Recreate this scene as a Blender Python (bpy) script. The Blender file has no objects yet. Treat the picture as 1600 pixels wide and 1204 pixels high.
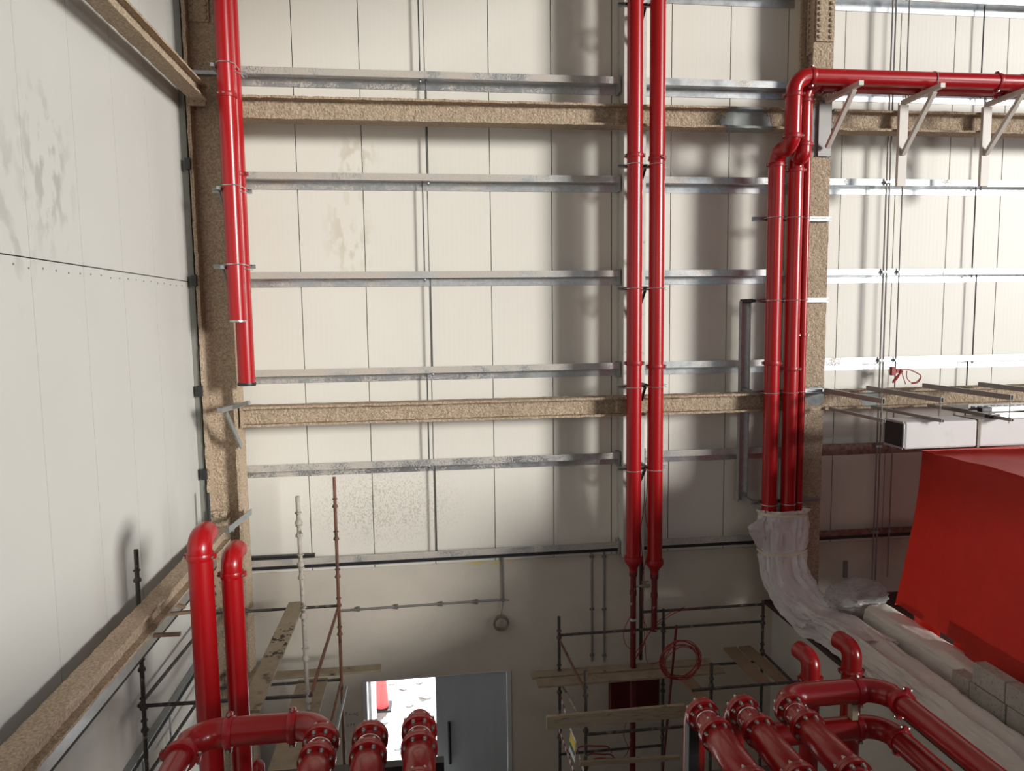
import bpy, math, random
from mathutils import Vector as V, Matrix, noise
random.seed(7)
R = math.radians
sc = bpy.context.scene
COL = sc.collection
H = 8.2                                   # eye height above the floor

# ------------------------------------------------------------------ camera
F, YAW, PIT, ROL = 1132.6, 0.124862, 0.096586, 0.0126535
fw = V((math.sin(YAW)*math.cos(PIT), math.cos(YAW)*math.cos(PIT), -math.sin(PIT)))
rt0 = V((math.cos(YAW), -math.sin(YAW), 0)); dn0 = fw.cross(rt0)
rt = rt0*math.cos(ROL)+dn0*math.sin(ROL); dn = dn0*math.cos(ROL)-rt0*math.sin(ROL)
cd = bpy.data.cameras.new('camera'); cam = bpy.data.objects.new('camera', cd); COL.objects.link(cam)
cd.sensor_width = 36; cd.sensor_fit = 'HORIZONTAL'; cd.lens = F/1600*36; cd.clip_start = .05; cd.clip_end = 300
m3 = Matrix((rt, -dn, -fw)).transposed()
cam.matrix_world = Matrix.Translation((0, 0, H)) @ m3.to_4x4()
sc.camera = cam
sc.view_settings.view_transform = 'Standard'; sc.view_settings.look = 'None'
sc.view_settings.exposure = 0; sc.view_settings.gamma = 1; sc.view_settings.use_curve_mapping = False

# ------------------------------------------------------------------ light
wd = bpy.data.worlds.new('sky'); sc.world = wd; wd.use_nodes = True
nt = wd.node_tree; bg = nt.nodes['Background']
sky = nt.nodes.new('ShaderNodeTexSky'); sky.sky_type = 'NISHITA'; sky.sun_disc = False
sky.sun_elevation = R(50); sky.sun_rotation = R(0)
nt.links.new(sky.outputs[0], bg.inputs[0]); bg.inputs[1].default_value = .05
def lamp(name, kind, energy, loc, aim=None, **k):
    l = bpy.data.lights.new(name, kind); l.energy = energy
    o = bpy.data.objects.new(name, l); COL.objects.link(o); o.location = loc
    if aim is not None: o.rotation_euler = (V(aim)-V(loc)).to_track_quat('-Z', 'Y').to_euler()
    for a, b in k.items(): setattr(l, a, b)
    return o
# daylight through the big open bay on the right; the lamp behind the viewer is an added fill
lamp('low_sun', 'SUN', 3.6, (30, -26.1, 15.4), (0, 0, 9.2), angle=.2, color=(1, .975, .93))
lamp('bay_daylight', 'AREA', 230, (15.2, 1.2, 7.25), (-.5, 10.5, 8.3), shape='RECTANGLE', size=3.0, size_y=2.8, color=(.93, .97, 1))
lamp('rear_fill', 'AREA', 110, (1, -8.4, 10.5), (0, 11, 8), shape='RECTANGLE', size=5, size_y=3, color=(1, .96, .9))
lamp('sun', 'SUN', 15, (0, 20, 30), (0, 16, 22), angle=.01, color=(.97, .99, 1))

# ------------------------------------------------------------------ picture to place helpers
def ray(u, v): return fw+rt*((u-800)/F)+dn*((v-602)/F)
O = V((0, 0, H))
def W(u, v, y): r = ray(u, v); return O+r*(y/r.y)
def WX(u, v, x): r = ray(u, v); return O+r*(x/r.x)
def WZ(u, v, z): r = ray(u, v); return O+r*((z-H)/r.z)

# ------------------------------------------------------------------ materials
def nodes(name):
    m = bpy.data.materials.new(name); m.use_nodes = True
    t = m.node_tree; return m, t, t.nodes, t.links, t.nodes['Principled BSDF']
def N(t, kind, **k):
    n = t.nodes.new('ShaderNode'+kind)
    for a, b in k.items():
        if a.startswith('i_'): n.inputs[a[2:].replace('_', ' ')].default_value = b
        else: setattr(n, a, b)
    return n
def mixc(t, fac, a, b):
    n = N(t, 'Mix', data_type='RGBA')
    for i, x in ((0, fac), (6, a), (7, b)):
        if hasattr(x, 'is_output'): t.links.new(x, n.inputs[i])
        else: n.inputs[i].default_value = x if i == 0 else (*x[:3], 1)
    return n.outputs[2]
def mth(t, op, a, b=None, clamp=False):
    n = N(t, 'Math', operation=op, use_clamp=clamp)
    for i, x in enumerate((a, b)):
        if x is None: continue
        if hasattr(x, 'is_output'): t.links.new(x, n.inputs[i])
        else: n.inputs[i].default_value = x
    return n.outputs[0]
def tex(t, scale, detail=3, stretch=None, kind='Noise'):
    g = N(t, 'NewGeometry'); src = g.outputs['Position']
    if stretch:
        mp = N(t, 'Mapping'); mp.inputs['Scale'].default_value = stretch; t.links.new(src, mp.inputs['Vector']); src = mp.outputs[0]
    n = N(t, 'TexNoise' if kind == 'Noise' else 'TexVoronoi'); n.inputs['Scale'].default_value = scale
    if kind == 'Noise': n.inputs['Detail'].default_value = detail
    t.links.new(src, n.inputs['Vector'])
    return n.outputs[0]
def ramp(t, x, lo, hi):
    n = N(t, 'MapRange', clamp=True); t.links.new(x, n.inputs[0]); n.inputs[1].default_value = lo; n.inputs[2].default_value = hi
    return n.outputs[0]
def mat(name, col, rough=.5, metal=0, var=.12, vs=3, bump=0, bs=60, col2=None, lo=.5, hi=.65, c2s=8, stretch=None, spec=.5, coat=0, dist=.01, rvar=0):
    m, t, n, l, p = nodes(name)
    a = tex(t, vs, 4, stretch)
    c = mixc(t, a, [x*(1-var) for x in col], [min(1, x*(1+var)) for x in col])
    if col2: c = mixc(t, ramp(t, tex(t, c2s, 6, stretch), lo, hi), c, col2)
    l.new(c, p.inputs['Base Color'])
    p.inputs['Roughness'].default_value = rough; p.inputs['Metallic'].default_value = metal
    p.inputs['Specular IOR Level'].default_value = spec; p.inputs['Coat Weight'].default_value = coat
    if rvar:
        l.new(mth(t, 'ADD', mth(t, 'MULTIPLY', tex(t, vs*2.5, 4), rvar), rough-rvar*.5, True), p.inputs['Roughness'])
    if bump:
        b = N(t, 'Bump'); b.inputs['Strength'].default_value = bump; b.inputs['Distance'].default_value = dist
        l.new(tex(t, bs, 4, stretch), b.inputs['Height']); l.new(b.outputs[0], p.inputs['Normal'])
    return m
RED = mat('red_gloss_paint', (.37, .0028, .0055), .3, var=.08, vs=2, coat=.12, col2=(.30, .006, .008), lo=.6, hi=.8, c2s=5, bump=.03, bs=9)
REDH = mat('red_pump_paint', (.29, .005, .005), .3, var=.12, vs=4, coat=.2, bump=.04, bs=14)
REDC = mat('red_coupling_paint', (.33, .006, .011), .4, var=.1)
REDOLD = mat('worn_red_paint', (.13, .008, .008), .45, var=.3, vs=9, col2=(.62, .50, .46), lo=.66, hi=.72, c2s=14)
REDDARK = mat('dark_red_enamel', (.09, .004, .006), .35)
CHROME = mat('zinc_bolt', (.50, .49, .47), .38, 1)
WIRE = mat('zinc_u_bolt', (.78, .78, .77), .3, .9)
GALV = mat('galvanised_steel', (.62, .64, .65), .36, .92, var=.2, vs=14, rvar=.25)
GALVD = mat('dull_galvanised_steel', (.40, .43, .44), .5, .75, var=.2, vs=12)
GALVR = mat('galvanised_steel_with_red_reflection', (.30, .20, .175), .5, .45, var=.2, vs=20, col2=(.20, .10, .08), lo=.40, hi=.66, c2s=16)  # red reflection of the tarpaulin put into the steel colour
STRUT = mat('grey_painted_steel', (.28, .27, .26), .5, .3, var=.15)
BLACKST = mat('black_steel', (.03, .03, .032), .45, .3)
BEIGEST = mat('beige_painted_steel', (.62, .575, .52), .45, var=.06)
POSTW = mat('pale_primed_steel', (.60, .585, .55), .45, .1, var=.12, vs=5, col2=(.33, .30, .25), lo=.62, hi=.74, c2s=5)
SCAF = mat('weathered_scaffold_tube', (.085, .08, .075), .55, .6, var=.4, vs=15, col2=(.30, .25, .19), lo=.55, hi=.75, c2s=12)
SCAFP = mat('plaster_spattered_tube', (.40, .36, .31), .75, .1, var=.3, vs=15, col2=(.12, .10, .085), lo=.55, hi=.66, c2s=14)
SCAFR = mat('rusty_scaffold_tube', (.19, .085, .05), .7, .2, var=.35, vs=14, col2=(.06, .045, .04), lo=.5, hi=.66, c2s=7)
PLAST = mat('skim_plaster', (.60, .55, .475), .85, var=.05, vs=1.2, bump=.15, bs=30, col2=(.53, .49, .42), lo=.5, hi=.8, c2s=1.7, spec=.25)
PLASTL = mat('pale_skim_plaster', (.66, .65, .60), .85, var=.05, vs=1.2, bump=.12, bs=30, col2=(.58, .55, .49), lo=.5, hi=.8, c2s=1.5, spec=.25)
CONC = mat('grey_concrete', (.22, .21, .20), .85, var=.15, bump=.2, bs=20)
ROOFM = mat('roof_sheet', (.55, .54, .52), .6)
CORE = mat('dark_joint', (.045, .042, .038), .9)
FLASH = mat('grey_flashing', (.20, .20, .175), .6)
RUSTST = mat('deck_edge_steel', (.075, .045, .04), .7, .2)
BLOCK = mat('concrete_block', (.42, .40, .36), .95, var=.2, vs=9, bump=.7, bs=45, col2=(.20, .19, .17), lo=.55, hi=.75, c2s=30)
MORT = mat('mortar', (.17, .155, .14), .95, var=.2, bump=.3)
TIMB = mat('weathered_board', (.34, .27, .19), .85, var=.3, vs=4, stretch=(1.2, 1.2, 9), bump=.3, bs=30, col2=(.13, .095, .065), lo=.6, hi=.72, c2s=5)
TIMB2 = mat('brown_board', (.30, .205, .135), .85, var=.25, vs=5, bump=.3, bs=30)
DUCT = mat('white_duct_wrap', (.58, .56, .545), .5, var=.06, vs=3, col2=(.46, .43, .41), lo=.6, hi=.8, c2s=3)
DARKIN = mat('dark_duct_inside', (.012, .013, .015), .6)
ALU = mat('bright_aluminium', (.88, .90, .92), .25, .9)
DOORG = mat('grey_blue_door_leaf', (.50, .54, .59), .5, .1, var=.1, vs=2, stretch=(3, 3, .5))
DOORF = mat('grey_door_frame', (.55, .56, .57), .5)
SAND = mat('pale_outdoor_ground', (.80, .79, .76), .95, var=.1, vs=2, bump=.5, bs=8, col2=(.62, .62, .62), lo=.55, hi=.65, c2s=3)
STONE = mat('broken_concrete', (.62, .63, .64), .9, var=.2)
CONEM = mat('faded_red_cone', (.85, .10, .10), .5)
CONEW = mat('white_reflective_band', (.9, .88, .88), .4)
RCAB = mat('red_cable_sheath', (.30, .025, .02), .5, var=.15)
GCAB = mat('grey_tan_cable', (.22, .19, .14), .6)
GREYP = mat('grey_plastic', (.20, .21, .21), .5)
COND = mat('steel_conduit', (.30, .29, .28), .45, .7)
INK = mat('pencil_mark', (.18, .19, .22), .9)
BOARDW = mat('white_sign_face', (.78, .79, .80), .5)
BOARDY = mat('yellow_sign_print', (.80, .62, .05), .5)
BOARDK = mat('dark_sign_print', (.05, .09, .12), .5)
GREENM = mat('green_sign_print', (.05, .22, .09), .5)
TAPE = mat('cream_masking_tape', (.72, .66, .50), .6)

def spotted(name, base, ctr, rad, colr=(.045, .03, .02), sc_=12, lo=.56, hi=.59):
    m = base.copy(); m.name = name; t = m.node_tree; p = t.nodes['Principled BSDF']
    src = p.inputs['Base Color'].links[0].from_socket; g = N(t, 'NewGeometry'); mp = N(t, 'Mapping')
    mp.inputs['Location'].default_value = [-a/b for a, b in zip(ctr, rad)]; mp.inputs['Scale'].default_value = [1/b for b in rad]
    t.links.new(g.outputs['Position'], mp.inputs['Vector']); ln = N(t, 'VectorMath', operation='LENGTH'); t.links.new(mp.outputs[0], ln.inputs[0])
    q = mth(t, 'MULTIPLY', ramp(t, ln.outputs['Value'], 1, .8), ramp(t, tex(t, sc_, 5), lo, hi))
    t.links.new(mixc(t, q, src, colr), p.inputs['Base Color']); return m
def panel_mat(name, col, stains):
    m, t, n, l, p = nodes(name)
    c = mixc(t, tex(t, .9, 3), [x*.96 for x in col], [min(1, x*1.03) for x in col])
    g = N(t, 'NewGeometry')
    for (ctr, rad, colr, sc_) in stains:
        mp = N(t, 'Mapping', vector_type='POINT')
        mp.inputs['Location'].default_value = [-a/b for a, b in zip(ctr, rad)]; mp.inputs['Scale'].default_value = [1/b for b in rad]
        l.new(g.outputs['Position'], mp.inputs['Vector'])
        ln = N(t, 'VectorMath', operation='LENGTH'); l.new(mp.outputs[0], ln.inputs[0])
        k = ramp(t, ln.outputs['Value'], 1.0, .35)
        q = mth(t, 'MULTIPLY', k, ramp(t, tex(t, sc_, 6, (1, 1, .55)), .50, .60), True)
        c = mixc(t, mth(t, 'MULTIPLY', q, .8), c, colr)
    l.new(c, p.inputs['Base Color']); p.inputs['Roughness'].default_value = .42; p.inputs['Specular IOR Level'].default_value = .4
    w = N(t, 'TexWave', wave_type='BANDS', bands_direction='X' if name.startswith('back') else 'Y'); w.inputs['Scale'].default_value = 4.2
    l.new(g.outputs['Position'], w.inputs['Vector'])
    b = N(t, 'Bump'); b.inputs['Strength'].default_value = .05; b.inputs['Distance'].default_value = .004
    l.new(w.outputs['Fac'], b.inputs['Height']); l.new(b.outputs[0], p.inputs['Normal'])
    return m
PLAST = spotted('skim_plaster_with_foam_stain', PLAST, W(768, 872, 11.79), (.55, .5, .13), (.62, .50, .22), 7, .42, .6)
PLAST = spotted('skim_plaster_with_foam_stains', PLAST, W(410, 886, 11.79), (.5, .5, .12), (.62, .50, .22), 7, .42, .6)
PANB = panel_mat('back_panel_coating', (.755, .725, .655), [
    (W(545, 365, 11.8), (.45, .6, .9), (.62, .57, .46), 7), (W(555, 250, 11.8), (.4, .6, .5), (.60, .54, .44), 8),
    (W(600, 790, 11.8), (1.5, .6, .8), (.50, .45, .38), 62)])
PANL = panel_mat('left_panel_coating', (.565, .565, .53), [
    (WX(72, 265, -3.34), (.5, .62, .95), (.38, .375, .34), 6), (WX(20, 330, -3.34), (.4, .5, .9), (.43, .42, .385), 5)])

def fire_mat(name, patches):
    m, t, n, l, p = nodes(name)
    c = mixc(t, ramp(t, tex(t, 42, 4), .32, .68), (.345, .262, .182), (.62, .492, .366))
    c = mixc(t, mth(t, 'MULTIPLY', ramp(t, tex(t, 1.3, 3), .5, .7), .35), c, (.34, .26, .18))
    g = N(t, 'NewGeometry'); tot = None
    for ctr, rad in patches:
        mp = N(t, 'Mapping'); mp.inputs['Location'].default_value = [-a/b for a, b in zip(ctr, rad)]; mp.inputs['Scale'].default_value = [1/b for b in rad]
        l.new(g.outputs['Position'], mp.inputs['Vector'])
        ln = N(t, 'VectorMath', operation='LENGTH'); l.new(mp.outputs[0], ln.inputs[0])
        k = ramp(t, mth(t, 'ADD', ln.outputs['Value'], mth(t, 'MULTIPLY', tex(t, 9, 4), .7)), 1.38, 1.34)
        tot = k if tot is None else mth(t, 'MAXIMUM', tot, k)
    b = N(t, 'Bump'); b.inputs['Distance'].default_value = .03; b.inputs['Strength'].default_value = .85
    hh = mth(t, 'ADD', mth(t, 'ADD', tex(t, 34, 3), mth(t, 'MULTIPLY', tex(t, 14, 2), .8)), mth(t, 'MULTIPLY', tex(t, 95, 2), .5))
    if tot is not None:
        c = mixc(t, tot, c, mixc(t, tex(t, 6, 3), (.24, .26, .26), (.42, .44, .43)))
        hh = mth(t, 'MULTIPLY', hh, mth(t, 'SUBTRACT', 1.0, tot))
    l.new(hh, b.inputs['Height']); l.new(b.outputs[0], p.inputs['Normal'])
    l.new(c, p.inputs['Base Color']); p.inputs['Roughness'].default_value = .95; p.inputs['Specular IOR Level'].default_value = .15
    return m
FIRE = fire_mat('sprayed_fireproofing', [
    (W(1168, 190, 11.25), (.42, .3, .26)), (W(1285, 205, 11.2), (.26, .3, .42)), (W(1275, 618, 11.2), (.2, .3, .17)), (W(1362, 620, 11.25), (.17, .3, .2))])

def girt_mat():
    m, t, n, l, p = nodes('galvanised_girt_with_overspray')
    base = mixc(t, tex(t, 18, 4), (.46, .48, .49), (.74, .75, .76))
    g = N(t, 'NewGeometry'); s = N(t, 'SeparateXYZ'); l.new(g.outputs['Position'], s.inputs[0])
    k = ramp(t, s.outputs['X'], 5.0, -2.5)                       # the sprayers worked from the left column
    front = ramp(t, s.outputs['Y'], 11.68, 11.6)
    thr = mth(t, 'ADD', mth(t, 'MULTIPLY', k, .13), mth(t, 'MULTIPLY', front, .09))
    f = ramp(t, mth(t, 'ADD', mth(t, 'ADD', mth(t, 'MULTIPLY', tex(t, 55, 3), .55), mth(t, 'MULTIPLY', tex(t, 2.2, 3), .45)), thr), .60, .70)
    l.new(mixc(t, f, base, mixc(t, tex(t, 40, 2), (.42, .375, .325), (.60, .545, .48))), p.inputs['Base Color'])
    l.new(mth(t, 'MULTIPLY', mth(t, 'SUBTRACT', 1.0, f), .9), p.inputs['Metallic'])
    l.new(mth(t, 'ADD', mth(t, 'MULTIPLY', f, .4), mth(t, 'ADD', mth(t, 'MULTIPLY', tex(t, 6, 3), .25), .22)), p.inputs['Roughness'])
    return m
GIRT = girt_mat()

def sheet_mat(name, col, trans, rough=.5, bs=14, alpha=None, bump=.35, stretch=None):
    m, t, n, l, p = nodes(name)
    c = mixc(t, tex(t, 3, 4), [x*.88 for x in col], [min(1, x*1.08) for x in col])
    l.new(c, p.inputs['Base Color']); p.inputs['Roughness'].default_value = rough
    tr = N(t, 'BsdfTranslucent'); l.new(c, tr.inputs['Color'])
    mx = N(t, 'MixShader'); mx.inputs[0].default_value = trans
    l.new(p.outputs[0], mx.inputs[1]); l.new(tr.outputs[0], mx.inputs[2]); out = mx.outputs[0]
    b = N(t, 'Bump'); b.inputs['Strength'].default_value = bump; b.inputs['Distance'].default_value = .02
    l.new(tex(t, bs, 5, stretch), b.inputs['Height']); l.new(b.outputs[0], p.inputs['Normal']); l.new(b.outputs[0], tr.inputs['Normal'])
    if alpha:
        tp = N(t, 'BsdfTransparent'); m2 = N(t, 'MixShader'); m2.inputs[0].default_value = alpha
        l.new(tp.outputs[0], m2.inputs[1]); l.new(out, m2.inputs[2]); out = m2.outputs[0]
    l.new(out, t.nodes['Material Output'].inputs[0])
    return m
TARP = sheet_mat('red_tarpaulin', (.50, .022, .012), .15, .55, 9, bump=.3)
FILM = sheet_mat('white_polythene_film', (.86, .845, .84), .2, .3, 16, alpha=.92, bump=.4)
CLOTH = sheet_mat('white_protective_sleeve', (.78, .75, .71), .15, .6, 14, bump=.4)
SLEEVE = sheet_mat('off_white_insulation_sleeve', (.80, .79, .73), .1, .6, 10, bump=.3)
BAG = sheet_mat('clear_grey_polythene_bag', (.60, .60, .59), .3, .22, 14, alpha=.62, bump=.6)
RAG = mat('dirty_grey_rag', (.16, .15, .14), .9, var=.3, vs=15)

# ------------------------------------------------------------------ mesh builder
class MB:
    def __init__(s): s.v = []; s.f = []; s.sm = []
    def add(s, vs, fs, smooth=False):
        b = len(s.v); s.v += [V(x) for x in vs]; s.f += [tuple(i+b for i in f) for f in fs]; s.sm += [smooth]*len(fs); return s
    def box(s, x0, x1, y0, y1, z0, z1):
        return s.add([(x0, y0, z0), (x1, y0, z0), (x1, y1, z0), (x0, y1, z0), (x0, y0, z1), (x1, y0, z1), (x1, y1, z1), (x0, y1, z1)],
                     [(3, 2, 1, 0), (4, 5, 6, 7), (0, 1, 5, 4), (1, 2, 6, 5), (2, 3, 7, 6), (3, 0, 4, 7)])
    def bar(s, p, q, w, h, up=(0, 0, 1)):
        return s.prism([(-w/2, -h/2), (w/2, -h/2), (w/2, h/2), (-w/2, h/2)], p, q, up)
    def prism(s, prof, p, q, up=(0, 0, 1), n=1, jit=0, jf=9):
        p = V(p); q = V(q); d = (q-p).normalized(); up = V(up)
        sx = d.cross(up).normalized(); uy = sx.cross(d).normalized(); m = len(prof); vs = []
        for k in range(n+1):
            c = p.lerp(q, k/n)
            for a, b in prof:
                x = c+sx*a+uy*b
                if jit: x = x+noise.noise_vector(x*jf)*jit+noise.noise_vector(x*jf*2.7)*jit*.5
                vs.append(x)
        fs = [(k*m+i, k*m+(i+1) % m, (k+1)*m+(i+1) % m, (k+1)*m+i) for k in range(n) for i in range(m)]
        fs += [tuple(range(m))[::-1], tuple(n*m+i for i in range(m))]
        return s.add(vs, fs)
    def tube(s, pts, r, n=20, caps=True, close=False):
        pts = [V(p) for p in pts]; m = len(pts); rr = r if isinstance(r, (list, tuple)) else [r]*m
        tan = [((pts[(i+1) % m]-pts[i-1]) if close else (pts[min(i+1, m-1)]-pts[max(i-1, 0)])).normalized() for i in range(m)]
        a = V((0, 0, 1)) if abs(tan[0].z) < .9 else V((1, 0, 0))
        nx = tan[0].cross(a).normalized(); vs = []
        for i in range(m):
            if i:
                ax = tan[i-1].cross(tan[i])
                if ax.length > 1e-7: nx = Matrix.Rotation(tan[i-1].angle(tan[i]), 3, ax.normalized()) @ nx
            ny = tan[i].cross(nx)
            vs += [pts[i]+(nx*math.cos(2*math.pi*k/n)+ny*math.sin(2*math.pi*k/n))*rr[i] for k in range(n)]
        fs = [(i*n+k, i*n+(k+1) % n, ((i+1) % m)*n+(k+1) % n, ((i+1) % m)*n+k) for i in range(m if close else m-1) for k in range(n)]
        s.add(vs, fs, True)
        if caps and not close:
            b = len(s.v)-m*n
            s.f += [tuple(b+k for k in range(n))[::-1], tuple(b+(m-1)*n+k for k in range(n))]; s.sm += [False]*2
        return s
    def lathe(s, prof, p, d, n=24):           # prof: (radius, distance along d)
        p = V(p); d = V(d).normalized(); a = V((0, 0, 1)) if abs(d.z) < .9 else V((1, 0, 0))
        nx = d.cross(a).normalized(); ny = d.cross(nx); m = len(prof)
        vs = [p+d*h+(nx*math.cos(2*math.pi*k/n)+ny*math.sin(2*math.pi*k/n))*max(r, 1e-4) for r, h in prof for k in range(n)]
        fs = [(i*n+k, i*n+(k+1) % n, (i+1)*n+(k+1) % n, (i+1)*n+k) for i in range(m-1) for k in range(n)]
        fs += [tuple(range(n))[::-1], tuple((m-1)*n+k for k in range(n))]
        return s.add(vs, fs, True)
    def grid(s, fn, nu, nv, wrap=False, smooth=True):
        vs = [fn(i/nu, j/nv) for i in range(nu+1) for j in range(nv if wrap else nv+1)]
        w = nv if wrap else nv+1
        return s.add(vs, [(i*w+j, i*w+(j+1) % w, (i+1)*w+(j+1) % w, (i+1)*w+j) for i in range(nu) for j in range(nv)], smooth)
    def build(s, name, mt, parent=None, org=(0, 0, 0), bevel=0):
        me = bpy.data.meshes.new(name); org = V(org)
        me.from_pydata([v-org for v in s.v], [], s.f); me.validate()
        import bmesh
        bm = bmesh.new(); bm.from_mesh(me); bmesh.ops.recalc_face_normals(bm, faces=bm.faces); bm.to_mesh(me); bm.free()
        if any(s.sm):
            me.polygons.foreach_set('use_smooth', [True]*len(me.polygons)); me.set_sharp_from_angle(angle=R(38))
        me.materials.append(mt)
        o = bpy.data.objects.new(name, me); COL.objects.link(o)
        if parent is not None: o.parent = parent
        else: o.location = org
        if bevel:
            b = o.modifiers.new('bevel', 'BEVEL'); b.width = bevel; b.segments = 2; b.limit_method = 'ANGLE'
        return o
    def bbox(s):
        return [V([f(v[i] for v in s.v) for i in range(3)]) for f in (min, max)]

class Thing:
    def __init__(s, name, base, label=None, cat=None, group=None, kind=None):
        s.o = bpy.data.objects.new(name, None); COL.objects.link(s.o); s.b = V(base); s.o.location = s.b; s.o.empty_display_size = .1
        tag(s.o, label, cat, group, kind)
    def part(s, name, mb, mt, parent=None, label=None, bevel=0, kind=None):
        o = mb.build(name, mt, parent or s.o, s.b, bevel)
        if label: o['label'] = label
        if kind: o['kind'] = kind
        return o
def tag(o, label=None, cat=None, group=None, kind=None):
    for k, x in (('label', label), ('category', cat), ('group', group), ('kind', kind)):
        if x: o[k] = x
    return o
def single(name, mb, mt, label=None, cat=None, group=None, kind=None, bevel=0):
    lo, hi = mb.bbox(); org = V(((lo.x+hi.x)/2, (lo.y+hi.y)/2, lo.z))
    return tag(mb.build(name, mt, None, org, bevel), label, cat, group, kind)
def copy_part(o, parent, loc=None):
    c = o.copy(); COL.objects.link(c); c.parent = parent
    if loc is not None: c.location = loc
    return c
def route(pts, rad, n=8):                     # polyline with rounded corners
    pts = [V(p) for p in pts]; out = [pts[0]]
    for i in range(1, len(pts)-1):
        r_ = rad[i-1] if isinstance(rad, (list, tuple)) else rad
        a = (pts[i-1]-pts[i]).normalized(); b = (pts[i+1]-pts[i]).normalized(); ang = a.angle(b)
        t = min(r_/math.tan(ang/2), (pts[i-1]-pts[i]).length*.49, (pts[i+1]-pts[i]).length*.49); rr = t*math.tan(ang/2)
        bis = (a+b).normalized(); c = pts[i]+bis*(rr/math.sin(ang/2))
        s0 = pts[i]+a*t-c; s1 = pts[i]+b*t-c; ax = s0.cross(s1).normalized(); tot = s0.angle(s1)
        out += [c+Matrix.Rotation(tot*k/n, 3, ax) @ s0 for k in range(n+1)]
    return out+[pts[-1]]
def smooth(pts, n=8):                         # catmull-rom
    pts = [V(p) for p in pts]; out = []
    for i in range(len(pts)-1):
        p0, p1, p2, p3 = pts[max(i-1, 0)], pts[i], pts[i+1], pts[min(i+2, len(pts)-1)]
        for k in range(n):
            t = k/n; out.append(.5*((2*p1)+(p2-p0)*t+(2*p0-5*p1+4*p2-p3)*t*t+(3*p1-p0-3*p2+p3)*t**3))
    return out+[pts[-1]]

def channel(mb, p, q, w, h, up=(0, 0, 1), th=.006):   # open strut channel
    a, b = w/2, h/2
    return mb.prism([(-a, -b), (a, -b), (a, b), (a-.012, b), (a-.012, b-th), (a-th, b-th), (a-th, -b+th), (-a+th, -b+th), (-a+th, b-th), (-a+.012, b-th), (-a+.012, b), (-a, b)], p, q, up)

# ------------------------------------------------------------------ room shell
YB, XL, YP = 11.8, -3.34, 11.8
RX = 16.0
single('floor', MB().box(-3.6, RX, -9, 12.0, -.2, 0), CONC, kind='structure')
single('ceiling', MB().box(-3.6, 11, -9, 12.2, 16, 16.15), ROOFM, kind='structure')
single('viewing_floor', MB().box(-3.33, RX, -9, .6, 6.25, 6.5), CONC, kind='structure')
single('wall_rear', MB().box(-3.6, 7, -9.2, -9, 0, 16), PANL, kind='structure')
DX0, DX1, DZ = -1.10, 1.40, 2.165             # door opening
wb = Thing('wall_back', (0, YB, 0), kind='structure')
seams = [XL]+[-1.835+k for k in range(-1, 16)]
proto = None
for a, b in zip(seams[:-1], seams[1:]):
    g = .006
    if b-a < .9 or proto is None:
        o = wb.part('wall_panel', MB().box(a+g, b-g, YB, YB+.10, 4.1, 16), PANB, bevel=.004)
        if b-a > .9: proto = (o, a)
    else: o = copy_part(proto[0], wb.o, V((a-proto[1], 0, 0)))
wb.part('panel_core', MB().box(-3.6, 15, YB+.012, YB+.12, 4.0, 16), CORE)
wb.part('plaster_wall', MB().box(-3.6, DX0, YB-.01, YB+.2, -.2, 4.1).box(DX1, 15, YB-.01, YB+.2, -.2, 4.1).box(DX0, DX1, YB-.01, YB+.2, DZ, 4.1), PLAST)
wl = Thing('wall_left', (XL, 0, 0), kind='structure')
JZ = H+.547
protoU = protoL = None
for k in range(-15, 6):
    a = 6.838+k; b = min(a+1, 11.79)
    if b-a < .98 or protoU is None:
        u = wl.part('wall_panel', MB().box(XL-.1, XL, a+.006, b-.006, JZ+.006, 16), PANL)
        d = wl.part('wall_panel', MB().box(XL-.1, XL, a+.006, b-.006, 4.3, JZ-.006), PANL)
        if b-a >= .98: protoU, protoL, a0 = u, d, a
    else:
        copy_part(protoU, wl.o, V((0, a-a0, 0))); copy_part(protoL, wl.o, V((0, a-a0, 0)))
wl.part('panel_core', MB().box(XL-.13, XL-.012, -9, 11.9, 4.2, 16), CORE)
wl.part('plaster_wall', MB().box(XL-.2, XL+.005, -9, 11.8, -.2, 4.4), PLASTL)
mb = MB()
for i in range(60):
    y = 11.6-i*.24; mb.lathe([(.011, 0), (.011, .005), (.004, .009)], (XL, y, JZ-.07-random.random()*.02), (1, 0, 0), 6)
wl.part('panel_screw', mb, GREYP, kind='stuff')
single('trim_1', MB().box(XL, XL+.085, 11.19, 11.75, 4.5, 16).box(XL, XL+.25, 11.75, 11.795, 4.5, 16), FLASH, kind='structure')
# the enclosed room on the right with a deck on top
single('wall_right', MB().box(6.10, 6.3, -3, 11.79, 0, 3.05), PLASTL, kind='structure')
single('trim_2', MB().box(5.94, RX, -3, 11.78, 3.05, 3.12), RUSTST, kind='structure')

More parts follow.
